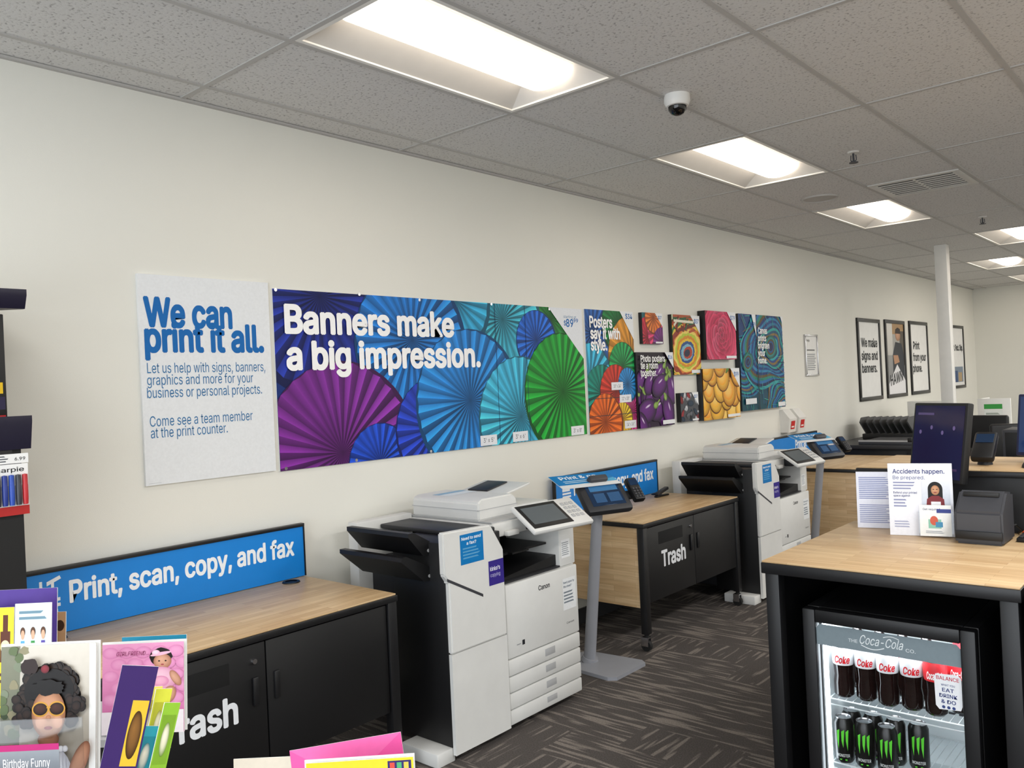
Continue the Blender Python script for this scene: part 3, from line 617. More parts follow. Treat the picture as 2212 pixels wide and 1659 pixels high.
    obj('finisher_rear_cover',box(B(),(.11,.02,.45),(.18,.37,.975),.006),'printer_white',r); obj('finisher_top',box(B(),(.18,.16,.93),(.76,.355,.95),.006),'charcoal',r)
    for y0,za,zb in ((-.10,.965,.895),(-.145,.87,.785)):
        bm=prism(B(),[(.26,y0,za),(.26,y0,za+.018),(.26,y0+.03,za+.018),(.26,.05,zb+.02),(.26,.05,zb-.025),(.26,-.02,zb-.02)],(.42,0,0)); box(bm,(.30,.0,zb+.015),(.5,.05,zb+.04))
        t_=obj('output_tray',bm,'black',r); obj('badge',cyl(B(),(.675,.01,zb-.001),(.682,.01,zb-.001),.007),'grey_plastic',t_)
    obj('foot',box(B(),(.54,-.075,.0),(.77,.03,.06),.006),'printer_white',r)
    bm=B()
    for x,y in ((.2,.45),(.2,.85),(.7,.45),(.7,.85)): cyl(bm,(x,y,0),(x,y,.03),.025)
    obj('leveling_feet',bm,'charcoal',r)
    return r
pr=printer(); pr['label']='nearest white copier printer with black output trays, beside the nearest desk'; pr.location=(0,2.45,0)
dup(pr,(0,5.47,0),'second white copier printer, farther along the wall')
# ------------------------------------------------------------------ kiosks
def kiosk():
    r=thing('payment_kiosk','k','kiosk',(0,0,0),group='grey payment kiosks on poles')
    pts=[(-.13,-.10,0),(-.10,-.14,0),(.24,-.17,0),(.28,-.14,0),(.28,.14,0),(.24,.17,0),(-.10,.14,0),(-.13,.10,0)]
    obj('base_plate',prism(B(),pts,(0,0,.018)),'pole_grey',r)
    bm=cyl(B(),(0,0,.018),(.11,0,.93),.034,.03); obj('pole',bm,'pole_grey',r); obj('collar',cyl(B(),(0,0,.018),(.006,0,.04),.05,.045),'pole_grey',r)
    H=Matrix.Translation((.16,0,.955))@Matrix.Rotation(rad(-22),4,'Z')@Matrix.Rotation(rad(-42),4,'Y')
    h=obj('head',box(B(),(-.04,-.15,-.1),(.012,.145,.1),.02,H),'charcoal',r)
    obj('screen',box(B(),(.012,-.11,-.065),(.0145,.105,.075),.003,H),'screen',h)
    k=Ink(); k.rect(.02,.095,.20,.13,'#3a76a8'); k.rect(.03,.02,.1,.08,'#2c5580'); k.rect(.12,.02,.2,.08,'#2c5580'); k.build('screen_graphic',h,H@Vector((.0147,-.11,-.065)),H.to_3x3()@Y3,H.to_3x3()@Z3)
    obj('receipt_slot',box(B(),(-.03,-.06,.095),(.03,.06,.135),.012,H),'dark_grey',h)
    cr=obj('card_reader',box(B(),(-.01,.165,-.06),(.03,.235,.09),.01,H),'black',r)
    bm=B()
    for i in range(3):
        for j in range(4): box(bm,(.03,.173+i*.02,-.048+j*.018),(.034,.187+i*.02,-.036+j*.018),.002,H)
    obj('keypad',bm,'dark_grey',cr); obj('display',box(B(),(.03,.173,.035),(.0315,.227,.075),0,H),'screen',cr)
    obj('bracket',box(B(),(-.03,.14,-.02),(-.01,.19,.03),.003,H),'charcoal',r)
    T=Matrix.Translation((.04,-.02,1.045))@Matrix.Rotation(rad(-22),4,'Z')@Matrix.Rotation(rad(-72),4,'Y')
    tp=obj('topper_sign',box(B(),(-.003,-.19,-.085),(.0,.19,.085),0,T),'board_white',r)
    k=Ink(.38,.17); k.rect(0,.04,.38,.17,'#1780c4'); k.shape([(0,.04),(.38,.04),(.38,.085),(.2,.045)],'#58b4e0'); k.text('Print & go',.05,.11,.24,.04,'#f4f9fd',.02); k.bars(.05,.055,.3,.095,2,'#bfe0f2'); k.build('lettering',tp,T@Vector((.0004,-.19,-.085)),T.to_3x3()@Y3,T.to_3x3()@Z3)
    obj('topper_arm',tube(B(),[(.12,0,.95),(.05,-.01,1.035)],.012),'charcoal',r)
    return r
kk=kiosk(); kk['label']='nearer grey pole kiosk with tilted screen, right of the nearest printer'; kk.location=(.52,3.80,0)
dup(kk,(.56,6.98,0),'farther pole kiosk with blue tilted topper, behind the second printer')
# ------------------------------------------------------------------ left shelf
SE=.985
r=thing('store_shelf','black metal store shelf unit cut by the left photo edge','shelf',(.2,.4,0))
obj('back_panel',box(B(),(.02,-.3,.1),(.06,SE,1.96)),'black',r); obj('base',box(B(),(.02,-.3,0),(.46,SE,.12),.004),'black',r)
for z,d in ((1.935,.03),(1.535,.075)):
    obj('shelf_board',prism(B(),[(.06,-.3,z),(.06,-.3,z+.012),(.44,-.3,z+.012),(.46,-.3,z+.03),(.47,-.3,z+.03),(.47,-.3,z+.012),(.45,-.3,z-d),(.435,-.3,z-d)],(0,.3+SE,0)),'purple_black',r)
obj('upright',box(B(),(.06,SE-.035,.12),(.10,SE,1.93),.003),'black',r); obj('peg_panel',box(B(),(.38,-.28,.12),(.43,.962,1.465)),'black',r)
for i,(y,t,h) in enumerate(((.872,'black product box with yellow label on the upper left shelf',.34),(.75,'dark blue product box further left on the upper left shelf',.30))):
    r=thing('product_box',t,'box',(.38,y,1.5475)); obj('carton',box(B(),(.30,y-.055,1.5475),(.435,y+.055,1.5475+h),.003),'black' if i==0 else 'navy',r)
    k=Ink(); k.rect(.083,.09,.1,.125,'#d8b020'); k.rect(.06,.012,.105,.022,'#b5262a'); k.rect(.06,.04,.105,.08,'#2a2440'); k.build('label_print',r,(.4352,y-.055,1.5475),Y3,Z3)
r=thing('marker_pack','white blister pack of blue, black and red markers at left','marker pack',(.472,.9,1.26))
y0,y1=.85,.972
obj('card',box(B(),(.4505,y0,1.255),(.4535,y1,1.415)),'paper',r); obj('hang_strip',box(B(),(.4475,.89,1.40),(.4505,.93,1.459)),'black',r)
for i,c in enumerate(('#b32a2a','#30323a','#20368a','#2a4fb0','#3a3c44','#c02a30')):
    y=y0+.013+i*.0193; mk=mat('marker_'+str(i),c,.35); obj('marker',lathe(B(),[(0,0),(.007,0),(.0082,.02),(.0082,.06),(.0075,.063),(.0075,.094),(0,.096)],(.462,y,1.287)),mk,r)
k=Ink(); k.rect(0,0,.122,.028,'#b8302e'); k.text('Sharpie',.012,.136,.098,.014,'#1a1b1e',.01); k.build('lettering',r,(.4537,y0,1.255),Y3,Z3)
r=thing('price_tag','small white price tag above the marker pack','price tag',(.4545,.91,1.417)); obj('tag_card',box(B(),(.4505,.85,1.417),(.4545,.974,1.447)),'paper',r); k=Ink(); k.bars(.005,.004,.07,.027,3,'#555a60'); k.text('6.99',.085,.009,.03,.01,'#222222',.01); k.build('lettering',r,(.4547,.85,1.417),Y3,Z3)
# ------------------------------------------------------------------ service counters
TZ=.92
def counter(x0,x1,y0,y1,label):
    r=thing('service_counter',label,'counter',((x0+x1)/2,(y0+y1)/2,0),group='wood topped service counters')
    bm=box(B(),(x0,y0,TZ-.045),(x1,y1,TZ-.006),.003); obj('top_frame',bm,'black_metal',r)
    obj('worktop',box(B(),(x0+.003,y0+.003,TZ-.006),(x1-.003,y1-.003,TZ),.0015),'wood_x',r)
    for x in (x0+.01,x1-.06):
        for y in (y0+.01,y1-.06): obj('post',box(B(),(x,y,0),(x+.05,y+.05,TZ-.045),.003),'black_metal',r)
    obj('side_panel',box(B(),(x0+.02,y0+.06,.05),(x0+.035,y1-.06,TZ-.045)),'black',r); obj('side_panel',box(B(),(x1-.035,y0+.06,.05),(x1-.02,y1-.06,TZ-.045)),'black',r)
    obj('back_panel',box(B(),(x0+.06,y1-.04,.05),(x1-.06,y1-.02,TZ-.045)),'black',r)
    return r
counter(2.035,2.845,2.82,3.78,'wooden-topped black counter holding the drinks fridge'); counter(2.853,3.66,2.82,3.78,'black counter end at the right photo edge, right of the fridge counter')
r=thing('raised_ledge','raised black counter ledge with wooden top behind the fridge counter','counter',(2.7,4.05,0))
obj('body',box(B(),(2.07,3.80,0),(3.6,4.33,1.13),.003),'black',r); obj('top_frame',box(B(),(2.05,3.79,1.13),(3.62,4.36,1.153),.003),'black_metal',r); obj('worktop',box(B(),(2.056,3.796,1.153),(3.614,4.354,1.16),.002),'wood_x',r)
r=thing('card_terminal','black card terminal on the raised ledge right of the purple monitor','card terminal',(2.52,4.0,1.16)); obj('stand',cyl(B(),(2.52,4.0,1.16),(2.52,4.0,1.21),.03,.02),'charcoal',r)
Mx=Matrix.Translation((2.52,4.0,1.24))@Matrix.Rotation(rad(-50),4,'X'); obj('body',box(B(),(-.045,-.01,-.08),(.045,.025,.08),.012,Mx),'black',r); obj('display',box(B(),(-.034,-.012,.01),(.034,-.01,.06),0,Mx),'screen',r)
r=thing('mouse','small dark computer mouse on the ledge at the right photo edge','mouse',(2.70,3.93,1.16)); bm=B(); bmesh.ops.create_uvsphere(bm,u_segments=20,v_segments=10,radius=1); bmesh.ops.transform(bm,matrix=Matrix.Translation((2.70,3.93,1.1605))@Matrix.Diagonal((.032,.055,.03,1)),verts=bm.verts); bmesh.ops.bisect_plane(bm,geom=bm.verts[:]+bm.edges[:]+bm.faces[:],plane_co=(0,0,1.1605),plane_no=(0,0,-1),clear_outer=True); obj('shell',bm,'charcoal',r); obj('wheel',cyl(B(),(2.696,3.90,1.187),(2.704,3.90,1.187),.008),'rubber',r)
def stand(name,label,cat,x,y,z,yaw,tilt=-.08):
    return thing(name,label,cat,(x,y,z),(tilt,0,yaw),world=False)
RX,RZ=(1,0,0),(0,0,1)
r=stand('sign_holder','sign holder reading Accidents happen, with leaflets in front','sign holder',2.385,3.53,TZ+.001,rad(14))
obj('backing',box(B(),(-.115,.0,0),(.115,.003,.285)),'acrylic_white',r)
k=Ink(.23,.285); k.rect(0,0,.23,.285,'#e9ebf3'); k.text('Accidents happen.',.018,.245,.185,.017,'#283472',.015); k.text('Be prepared.',.018,.222,.115,.014,'#3c4a86',0); k.bars(.018,.18,.10,.215,3,'#8d93b4'); k.text('Defend your printed',.018,.165,.085,.008,'#283472',.01); k.text('space against',.018,.153,.06,.008,'#283472',.01); k.bars(.018,.11,.07,.147,3,'#8d93b4'); k.bars(.018,.03,.08,.06,3,'#a4a9c4')
k.grad(.12,.115,.22,.215,'#c8cfdc','#e2e6ee'); k.ell(.168,.185,.026,.028,'#15110f'); k.shape([(.142,.135),(.194,.135),(.194,.185),(.142,.185)],'#15110f'); k.gell(.168,.18,.015,.019,'#d09c78','#a5734f'); k.shape([(.135,.115),(.2,.115),(.198,.145),(.18,.158),(.156,.158),(.138,.145)],'#7c2a30'); k.rect(.152,.115,.186,.135,'#f0f0f2'); k.ell(.162,.183,.003,.0015,'#20140f'); k.ell(.174,.183,.003,.0015,'#20140f'); k.ell(.168,.171,.006,.002,'#8d3a3a')
k.build('poster_print',r,(-.115,-.0002,0),RX,RZ)
obj('leaflet_pocket',box(B(),(-.01,-.004,.0),(.112,-.0025,.1)),'acrylic',r)
r2=stand('leaflet','white square leaflet in the pocket below the woman portrait','leaflet',2.438,3.523,TZ+.006,rad(14))
obj('sheet',box(B(),(-.055,-.012,.0),(.055,-.009,.12)),'paper',r2); k=Ink(.11,.12); k.rect(0,0,.11,.12,'#eef0ee'); k.text('Get required',.012,.1,.06,.008,'#283472',.01); k.rect(.03,.03,.075,.065,'#8fc4b0'); k.ell(.05,.06,.014,.018,'#d0604a'); k.rect(.055,.035,.08,.055,'#4a90b8'); k.bars(.02,.01,.09,.022,2,'#9aa0a8'); k.rect(.06,.09,.11,.105,'#38448a'); k.build('print',r2,(-.055,-.0122,0),RX,RZ)
r=stand('notice_sheet','white sheet of small blue print standing left of the sign holder','notice',2.185,3.63,TZ+.001,rad(14))
obj('sheet',box(B(),(-.078,0,0),(.078,.003,.235)),'paper',r); k=Ink(.156,.235); k.rect(0,0,.156,.235,'#e2e5f2'); k.bars(.01,.12,.145,.215,12,'#7884b4'); k.bars(.01,.02,.145,.1,10,'#8a94be'); k.build('print',r,(-.078,-.0002,0),RX,RZ); obj('stand_foot',box(B(),(-.05,.003,0),(.05,.04,.003)),'acrylic',r)
def monitor(label,x,y,z,yaw,w,h,zb,scr,back=False,br=.06):
    r=thing('monitor',label,'monitor',(x,y,z),(0,0,yaw),world=False)
    obj('base',lathe(B(),[(0,0),(br,0),(br*.97,.012),(.03,.018),(0,.018)],(0,.03,0)),'black',r); obj('neck',box(B(),(-.02,.025,.015),(.02,.04,zb+h*.4),.005),'black',r)
    T=Matrix.Translation((0,0,zb))@Matrix.Rotation(rad(-9),4,'X')
    s_=obj('display',box(B(),(-w/2,-.01,0),(w/2,.02,h),.006,T),'navy' if back else 'black',r); obj('screen',box(B(),(-w/2+.012,-.0115,.015),(w/2-.012,-.01,h-.012),0,T),scr,s_)
    if not back:
        k=Ink(); k.rect(.03,h*.15,w-.03,h*.18,'#4a3560')
        for i in range(4): k.ell(.05+i*.06,h*.62+.02*(i%2),.007,.009,'#6f6090',0,10)
        k.rect(.03,h*.84,.12,h*.87,'#5d5078'); k.build('screen_graphic',s_,T@Vector((-w/2,-.0117,0)),T.to_3x3()@X3,T.to_3x3()@Z3)
    return r
monitor('dark purple-screened monitor on the fridge counter behind the sign holder',2.41,3.665,TZ+.001,rad(-34),.29,.32,.20,'screen_purple')
monitor('dark monitor cut by the right photo edge on the raised ledge',2.82,4.12,1.161,rad(-20),.46,.27,.02,'screen_blue',True)
r=thing('receipt_printer','boxy dark receipt printer on the counter right of sign holder','receipt printer',(2.61,3.56,TZ))
prof=[(2.525,3.44,TZ+.0005),(2.525,3.64,TZ+.0005),(2.525,3.64,TZ+.175),(2.525,3.53,TZ+.19),(2.525,3.44,TZ+.12)]
bm=prism(B(),prof,(.16,0,0)); bmesh.ops.bevel(bm,geom=bm.edges[:],offset=.008,segments=2,affect='EDGES'); obj('body',bm,'dark_grey',r)
obj('front_band',box(B(),(2.527,3.432,TZ+.02),(2.683,3.44,TZ+.05),.002),'black',r); obj('paper_slot',box(B(),(2.545,3.50,TZ+.17),(2.665,3.515,TZ+.186),.002),'black',r)
r=thing('keyboard','black keyboard at the right photo edge on the counter','keyboard',(2.87,3.56,TZ)); obj('tray',box(B(),(2.705,3.55,TZ),(3.085,3.70,TZ+.016),.004),'black',r)
bm=B()
for i in range(20):
    for j in range(6): box(bm,(2.712+i*.0185,3.558+j*.023,TZ+.016),(2.727+i*.0185,3.577+j*.023,TZ+.022),.002)
obj('keys',bm,'charcoal',r)
r=thing('scissors','orange-handled scissors on the counter behind the keyboard','scissors',(2.74,3.74,TZ))
for cx_,cy_ in ((2.715,3.752),(2.745,3.725)):
    P=[(cx_+.022*cos(t*pi/8),cy_+.013*sin(t*pi/8),TZ+.005) for t in range(17)]; obj('handle',tube(B(),P,.005),'orange',r)
obj('blades',prism(B(),[(2.76,3.735,TZ+.003),(2.775,3.73,TZ+.003),(2.85,3.765,TZ+.003)],(0,0,.003)),'chrome',r)
r=thing('cable','thin black cable looping behind the receipt printer','cable',(2.69,3.7,TZ+.003)); obj('cord',tube(B(),[(2.66,3.645,TZ+.04),(2.685,3.67,TZ+.045),(2.70,3.70,TZ+.02),(2.68,3.73,TZ+.004),(2.60,3.75,TZ+.004)],.004),'black',r)
# ------------------------------------------------------------------ fridge
fx0,fx1,fy0,fz1=2.155,2.705,2.875,.755
r=thing('drinks_fridge','small black glass-door drinks fridge lit inside, under the counter','fridge',((fx0+fx1)/2,3.1,0))
bm=B(); t=.045; fyb=3.40
box(bm,(fx0,fy0+.05,.03),(fx0+t,fyb,fz1),.004); box(bm,(fx1-t,fy0+.05,.03),(fx1,fyb,fz1),.004); box(bm,(fx0+t,fy0+.05,fz1-t),(fx1-t,fyb,fz1)); box(bm,(fx0+t,fy0+.05,.03),(fx1-t,fyb,.1)); box(bm,(fx0+t,fyb-.04,.1),(fx1-t,fyb,fz1-t))
obj('cabinet',bm,'black',r)
bm=B(); e=.004
box(bm,(fx0+t,fy0+.055,.1),(fx0+t+e,fyb-.04,fz1-t)); box(bm,(fx1-t-e,fy0+.055,.1),(fx1-t,fyb-.04,fz1-t)); box(bm,(fx0+t+e,fyb-.045,.1),(fx1-t-e,fyb-.04,fz1-t)); box(bm,(fx0+t,fy0+.055,.1),(fx1-t,fyb-.04,.104))
obj('liner',bm,'liner',r)
bm=B()
for i in range(9):
    for j in range(2): box(bm,(2.32+i*.035,fyb-.047,.30+j*.03),(2.345+i*.035,fyb-.0455,.308+j*.03))
obj('back_grille',bm,'dark_grey',r)
bm=B()
box(bm,(fx0,fy0,.03),(fx0+t,fy0+.045,fz1),.006); box(bm,(fx1-t,fy0,.03),(fx1,fy0+.045,fz1),.006); box(bm,(fx0+t,fy0,fz1-t),(fx1-t,fy0+.045,fz1),.004); box(bm,(fx0+t,fy0,.03),(fx1-t,fy0+.045,.12),.004)
dr=obj('door_frame',bm,'black_metal',r)
obj('glass_pane',box(B(),(fx0+t,fy0+.012,.12),(fx1-t,fy0+.016,fz1-t)),'glass',dr)
k=Ink(); w=fx1-fx0-2*t; k.shape([(0,.0),(.0,.058),(.012,.072),(w-.012,.072),(w,.058),(w,0)],'#7d8b92'); k.text('THE',.11,.026,.03,.011,'#d6dde0',.01); k.text('Coca-Cola',.148,.026,.14,.03,'#e6ecee',.0,.4); k.text('CO.',.295,.022,.03,.011,'#d6dde0',.01)
k.up()
for i in range(10):   # trailing swashes of the script
    u0_,u1_=i/10,(i+1)/10; k.line((.152+.075*u0_,.022-.010*sin(pi*u0_)),(.152+.075*u1_,.022-.010*sin(pi*u1_)),.0028,'#e6ecee'); k.line((.225+.05*u0_,.058+.006*sin(pi*u0_)),(.225+.05*u1_,.058+.006*sin(pi*u1_)),.0024,'#e6ecee')
k.build('header_strip',dr,(fx0+t,fy0+.0115,.632),RX,RZ)
k=Ink(); k.shape([(0.012,0),(.075,.006),(.08,.02),(.08,.108),(.07,.118),(.005,.113),(0,.103),(.002,.012)],'#eceef2'); y=.096
for t_,w_,h_,c in (('BALANCE',.066,.0115,'#c23a4a'),('WHAT YOU',.04,.006,'#3a4a80'),('EAT',.034,.0115,'#2a3a78'),('DRINK',.052,.0115,'#2a3a78'),('& DO',.042,.0115,'#2a3a78')): k.text(t_,.04-w_/2,y,w_,h_,c,.015); y-=.0185
for i in range(3): k.ell(.025+.015*i,.010,.005,.005,'#3a4a80',0,12)
k.build('sticker',dr,(fx1-t-.083,fy0+.0112,.488),RX,RZ)
obj('light_strip',box(B(),(fx0+t+.004,fy0+.055,.11),(fx0+t+.016,fy0+.068,.70)),'led',r)
def wireshelf(z):
    bm=B(); x0,x1,y0,y1=fx0+t+.018,fx1-t-.006,fy0+.06,fyb-.05
    tube(bm,[(x0,y0,z),(x1,y0,z)],.003); tube(bm,[(x0,y1,z),(x1,y1,z)],.003); tube(bm,[(x0,y0,z),(x0,y1,z)],.003); tube(bm,[(x1,y0,z),(x1,y1,z)],.003)
    n=17
    for i in range(1,n): xx=x0+(x1-x0)*i/n; cyl(bm,(xx,y0,z),(xx,y1,z),.0016,seg=6)
    tube(bm,[(x0,y0,z-.02),(x1,y0,z-.02)],.0025,6)
    obj('wire_shelf',bm,'wire',r)
wireshelf(.43); wireshelf(.205)
bm=B()
for x in (fx0+.05,fx1-.05):
    for y in (fy0+.09,fyb-.05): cyl(bm,(x,y,0),(x,y,.03),.018)
obj('feet',bm,'rubber',r)
def area(n,loc,sx,sy,e,col,rot=(0,0,0)):
    l=bpy.data.lights.new(n,'AREA'); l.shape='RECTANGLE'; l.size=sx; l.size_y=sy; l.energy=e; l.color=col
    o=bpy.data.objects.new(n,l); COL.objects.link(o); o.location=loc; o.rotation_euler=rot; return o
area('fridge_fill',((fx0+fx1)/2,3.0,fz1-t-.006),.42,.12,5.0,(.9,.97,1),(rad(10),0,0))  # added lamp under the fridge top, brightens the bottle fronts
def bottle(label,x,y,z,red):
    r=thing('soda_bottle',label,'bottle',(x,y,z),(0,0,rad(14)),group='soda bottles on the upper fridge shelf',world=False)
    obj('body',lathe(B(),[(0,.002),(.026,0),(.034,.008),(.0345,.05),(.031,.075),(.033,.10),(.0355,.125),(.0355,.16),(.03,.185),(.018,.205),(.0135,.212),(.0135,.222),(0,.222)]),'soda',r)
    lb=obj('label_band',lathe(B(),[(.0339,.112),(.0364,.122),(.0368,.135),(.0368,.16),(.0335,.176)]),'lab_red' if red else 'lab_silver',r)
    k=Ink(); k.text('Coca-Cola' if red else 'Coke',-.026,.123,.052,.024,'#f4f0ee' if red else '#c8141f',.022,.25); k.build('label_print',lb,(0,0,0),(1,0,0),(0,0,1),.0002,.0374)
    obj('cap',cyl(B(),(0,0,.213),(0,0,.231),.0145,.014),'lab_red' if red else 'lab_silver',r)
    return r
names=['leftmost silver-labelled cola bottle on the upper fridge shelf','second silver-labelled cola bottle from the left in the fridge','third silver-labelled cola bottle from the left in the fridge','fourth silver-labelled cola bottle, next to the red-labelled one','red-labelled cola bottle beside the round-cornered door sticker']
for i in range(5): bottle(names[i],2.252+.0755*i,2.985+.006*(i%2),.4335,i==4)
bottle('cola bottle half hidden behind the door sticker',2.612,3.045,.4335,True)
for i in range(4): bottle('silver-labelled cola bottle in the back row of the fridge shelf',2.265+.078*i,3.10,.4335,False)
def can(label,x,y,z,rz=.2):
    r=thing('drink_can',label,'can',(x,y,z),(0,0,rz),group='black energy drink cans in the fridge',world=False)
    bd=obj('body',lathe(B(),[(0,.004),(.024,.004),(.027,0),(.033,.01),(.033,.138),(.027,.150),(.0265,.153)]),'can_black',r)
    obj('lid',lathe(B(),[(.0265,.153),(.027,.156),(.025,.156),(.024,.152),(0,.152)]),'chrome',r)
    k=Ink(); g_='#62d83c'
    for dx,b in ((-.016,.050),(0,.056),(.014,.046)): k.shape([(dx-.004,.112),(dx+.006,.119),(dx+.004,.09),(dx+.001,b),(dx-.004,.08)],g_)
    k.shape([(-.019,.112),(.019,.118),(.02,.109),(-.018,.104)],g_); k.text('MONSTER',-.021,.024,.042,.010,'#e2e6e4',.01); k.rect(-.012,.012,.012,.016,g_); k.build('can_print',bd,(0,0,0),(1,0,0),(0,0,1),.0002,.0332)
cn=[(2.25,2.965),(2.322,2.965),(2.396,2.965),(2.252,3.04),(2.325,3.045),(2.40,3.045),(2.474,3.05)]
cl=['leftmost front black energy drink can in the fridge','middle front black energy drink can in the fridge','rightmost front black energy drink can in the fridge','black energy can directly behind the leftmost front can','black energy can directly behind the middle front can','black energy can directly behind the rightmost front can','single black energy can set back right of the others']
for (x,y),l in zip(cn,cl): can(l,x,y,.2085)
# ------------------------------------------------------------------ far area
r=thing('work_table','long black worktable along the wall beyond the desks','table',(.5,9.2,0))
obj('tabletop',box(B(),(.08,8.62,.80),(.93,10.15,.84),.004),'charcoal',r); obj('cabinet',box(B(),(.12,8.68,.08),(.86,10.1,.80),.004),'black',r)
for y in (8.64,10.07):
    for x in (.1,.87): obj('leg',box(B(),(x,y,0),(x+.04,y+.04,.8)),'black_metal',r)
r=thing('paper_trimmer','low dark paper trimmer lying on the black worktable','paper trimmer',(.65,9.0,.84)); obj('bed',box(B(),(.40,8.68,.8402),(.92,9.35,.87),.004),'dark_grey',r); obj('blade_bar',box(B(),(.87,8.68,.87),(.91,9.35,.91),.004),'black',r); obj('guide',box(B(),(.40,8.68,.87),(.87,8.70,.885)),'grey_plastic',r)
r=thing('document_sorter','black ribbed document sorter rack on the worktable','sorter',(.45,9.6,.84)); obj('base',box(B(),(.2,9.4,.8402),(.8,9.95,.90),.006),'black',r)
for i in range(8):
    Mx=Matrix.Translation((.24+i*.07,9.65,.89))@Matrix.Rotation(rad(-28),4,'Y'); obj('divider',prism(B(),[(0,-.24,0),(0,.24,0),(0,.24,.15),(0,.12,.2),(0,-.12,.2),(0,-.24,.15)],(.012,0,0),Mx),'charcoal',r)
for i,y in enumerate((7.72,7.95)):
    r=thing('brochure_holder',('left' if i==0 else 'right')+' white wall brochure holder with red leaflet above far desk','brochure holder',(0,y,1.03),group='white brochure holders'); obj('pocket',prism(B(),[(0,y,1.03),(.08,y,1.03),(.1,y,1.16),(.03,y,1.25),(0,y,1.25)],(0,.17,0)),'white',r)
    k=Ink(); k.rect(.04,.02,.13,.10,'#c8302e'); k.rect(.055,.035,.115,.05,'#f2e8e4'); k.build('leaflet_print',r,(.0835,y,1.04),(0,1,0),Vector((.02,0,.13)))
r=thing('workstation_table','pale grey workstation table near the back of the store','table',(1.0,11.4,0)); obj('tabletop',box(B(),(.15,10.5,.74),(1.75,12.6,.77),.004),'desk_white',r)
for x in (.2,1.66):
    for y in (10.55,12.5): obj('leg',box(B(),(x,y,0),(x+.04,y+.04,.74)),'dark_grey',r)
def divider(label,x0,x1,y,z0,z1):
    r=thing('desk_divider',label,'divider',((x0+x1)/2,y,z0),group='white desk dividers'); obj('panel',box(B(),(x0,y,z0),(x1,y+.03,z1),.004),'white',r); obj('wing',box(B(),(x0,y+.03,z0),(x0+.03,y+.5,z1),.004),'white',r)
    k=Ink(x1-x0,z1-z0); w=x1-x0;h=z1-z0; k.rect(w*.2,h*.72,w*.75,h*.85,'#3f9a4a'); k.rect(w*.2,h*.15,w*.75,h*.7,'#e2e6e2'); k.bars(w*.25,h*.2,w*.7,h*.65,4,'#a0a8a0'); k.build('notice',r,(x0,y-.0003,z0),RX,RZ)
divider('white desk divider with green notice left of the column',.35,.86,10.55,.7705,1.2); divider('white desk divider with green notice right of the column',1.02,1.36,10.9,.7705,1.2); divider('farthest white desk divider behind the other two',1.30,1.70,11.9,.7705,1.2)
r=thing('side_desk','dark side desk with equipment in front of the far workstations','desk',(1.95,7.2,0)); obj('tabletop',box(B(),(1.55,6.85,.80),(2.35,7.5,.84),.004),'charcoal',r)
for x in (1.57,2.29):
    for y in (6.87,7.44): obj('leg',box(B(),(x,y,0),(x+.04,y+.04,.8)),'black_metal',r)
r=thing('desk_phone','black desk phone on the dark side desk','phone',(1.80,7.1,.8402)); obj('base',prism(B(),[(1.70,7.0,.8402),(1.70,7.2,.8402),(1.70,7.2,.95),(1.70,7.0,.87)],(.2,0,0)),'black',r); obj('handset',box(B(),(1.705,6.99,.90),(1.755,7.2,.98),.015),'charcoal',r)
r=thing('equipment_box','dark equipment box standing on the side desk by the phone','box',(2.12,7.2,.8402)); obj('case',box(B(),(2.0,7.05,.8402),(2.24,7.4,1.10),.008),'dark_grey',r); obj('front_panel',box(B(),(2.02,7.045,.86),(2.22,7.05,1.08),.002),'black',r)
def chair(label,x,y,rz):
    r=thing('office_chair',label,'chair',(x,y,0),(0,0,rz),group='black office chairs',world=False)
    obj('seat',box(B(),(-.24,-.24,.45),(.24,.24,.53),.03),'black',r)
    obj('backrest',box(B(),(-.22,.2,.62),(.22,.25,1.08),.03,None,3),'black',r); obj('back_bar',box(B(),(-.03,.22,.44),(.03,.26,.7)),'charcoal',r); obj('post',cyl(B(),(0,0,.1),(0,0,.45),.025),'charcoal',r)
    bm=B()
    for i in range(5): a=2*pi*i/5; tube(bm,[(0,0,.11),(.28*cos(a),.28*sin(a),.07)],.018)
    obj('star_base',bm,'charcoal',r)
    for i in range(5): a=2*pi*i/5; obj('caster',cyl(B(),(.28*cos(a)-.02*sin(a),.28*sin(a)+.02*cos(a),.03),(.28*cos(a)+.02*sin(a),.28*sin(a)-.02*cos(a),.03),.03),'rubber',r)
    for s in (-1,1): obj('armrest',tube(B(),[(s*.25,.1,.48),(s*.28,.1,.68),(s*.28,-.12,.68)],.016),'charcoal',r)
chair('nearer black office chair, right of the two',1.82,8.35,rad(205)); chair('farther black office chair beside the white column',1.42,9.75,rad(170))
# ------------------------------------------------------------------ greeting card rack
FR=rad(41.2)
def cw(px,py,D):
    d=ray(px,py); k=D/(d.dot(Fh)); p=CAM+d*k; return ((p-CAM).dot(R0),p.z)
def wp(x,D,z): return Vector((CX,0,0))+R0*x+Fh*D+ZZ*z
T1,T2,T3=1.04,1.085,.93
rk=thing('card_rack','greeting card display rack with clear lip at the lower left corner','display rack',wp(-.55,1.2,0),(0,0,FR),world=False)
obj('base',box(B(),(-.35,-.15,0),(.5,.25,.06),.005),'dark_grey',rk)
obj('tier_front',box(B(),(-.35,-.20,T1-.012),(-.02,.045,T1-.001)),'grey_plastic',rk); obj('tier_back',box(B(),(-.35,.046,T2-.012),(-.07,.21,T2-.001)),'grey_plastic',rk); obj('tier_side',box(B(),(.165,-.08,T3-.012),(.5,.21,T3-.001)),'grey_plastic',rk)
for x,tz in ((-.3,T1),(-.07,T1),(.42,T3)): obj('post',box(B(),(x,.0,.06),(x+.04,.04,tz-.012)),'dark_grey',rk)
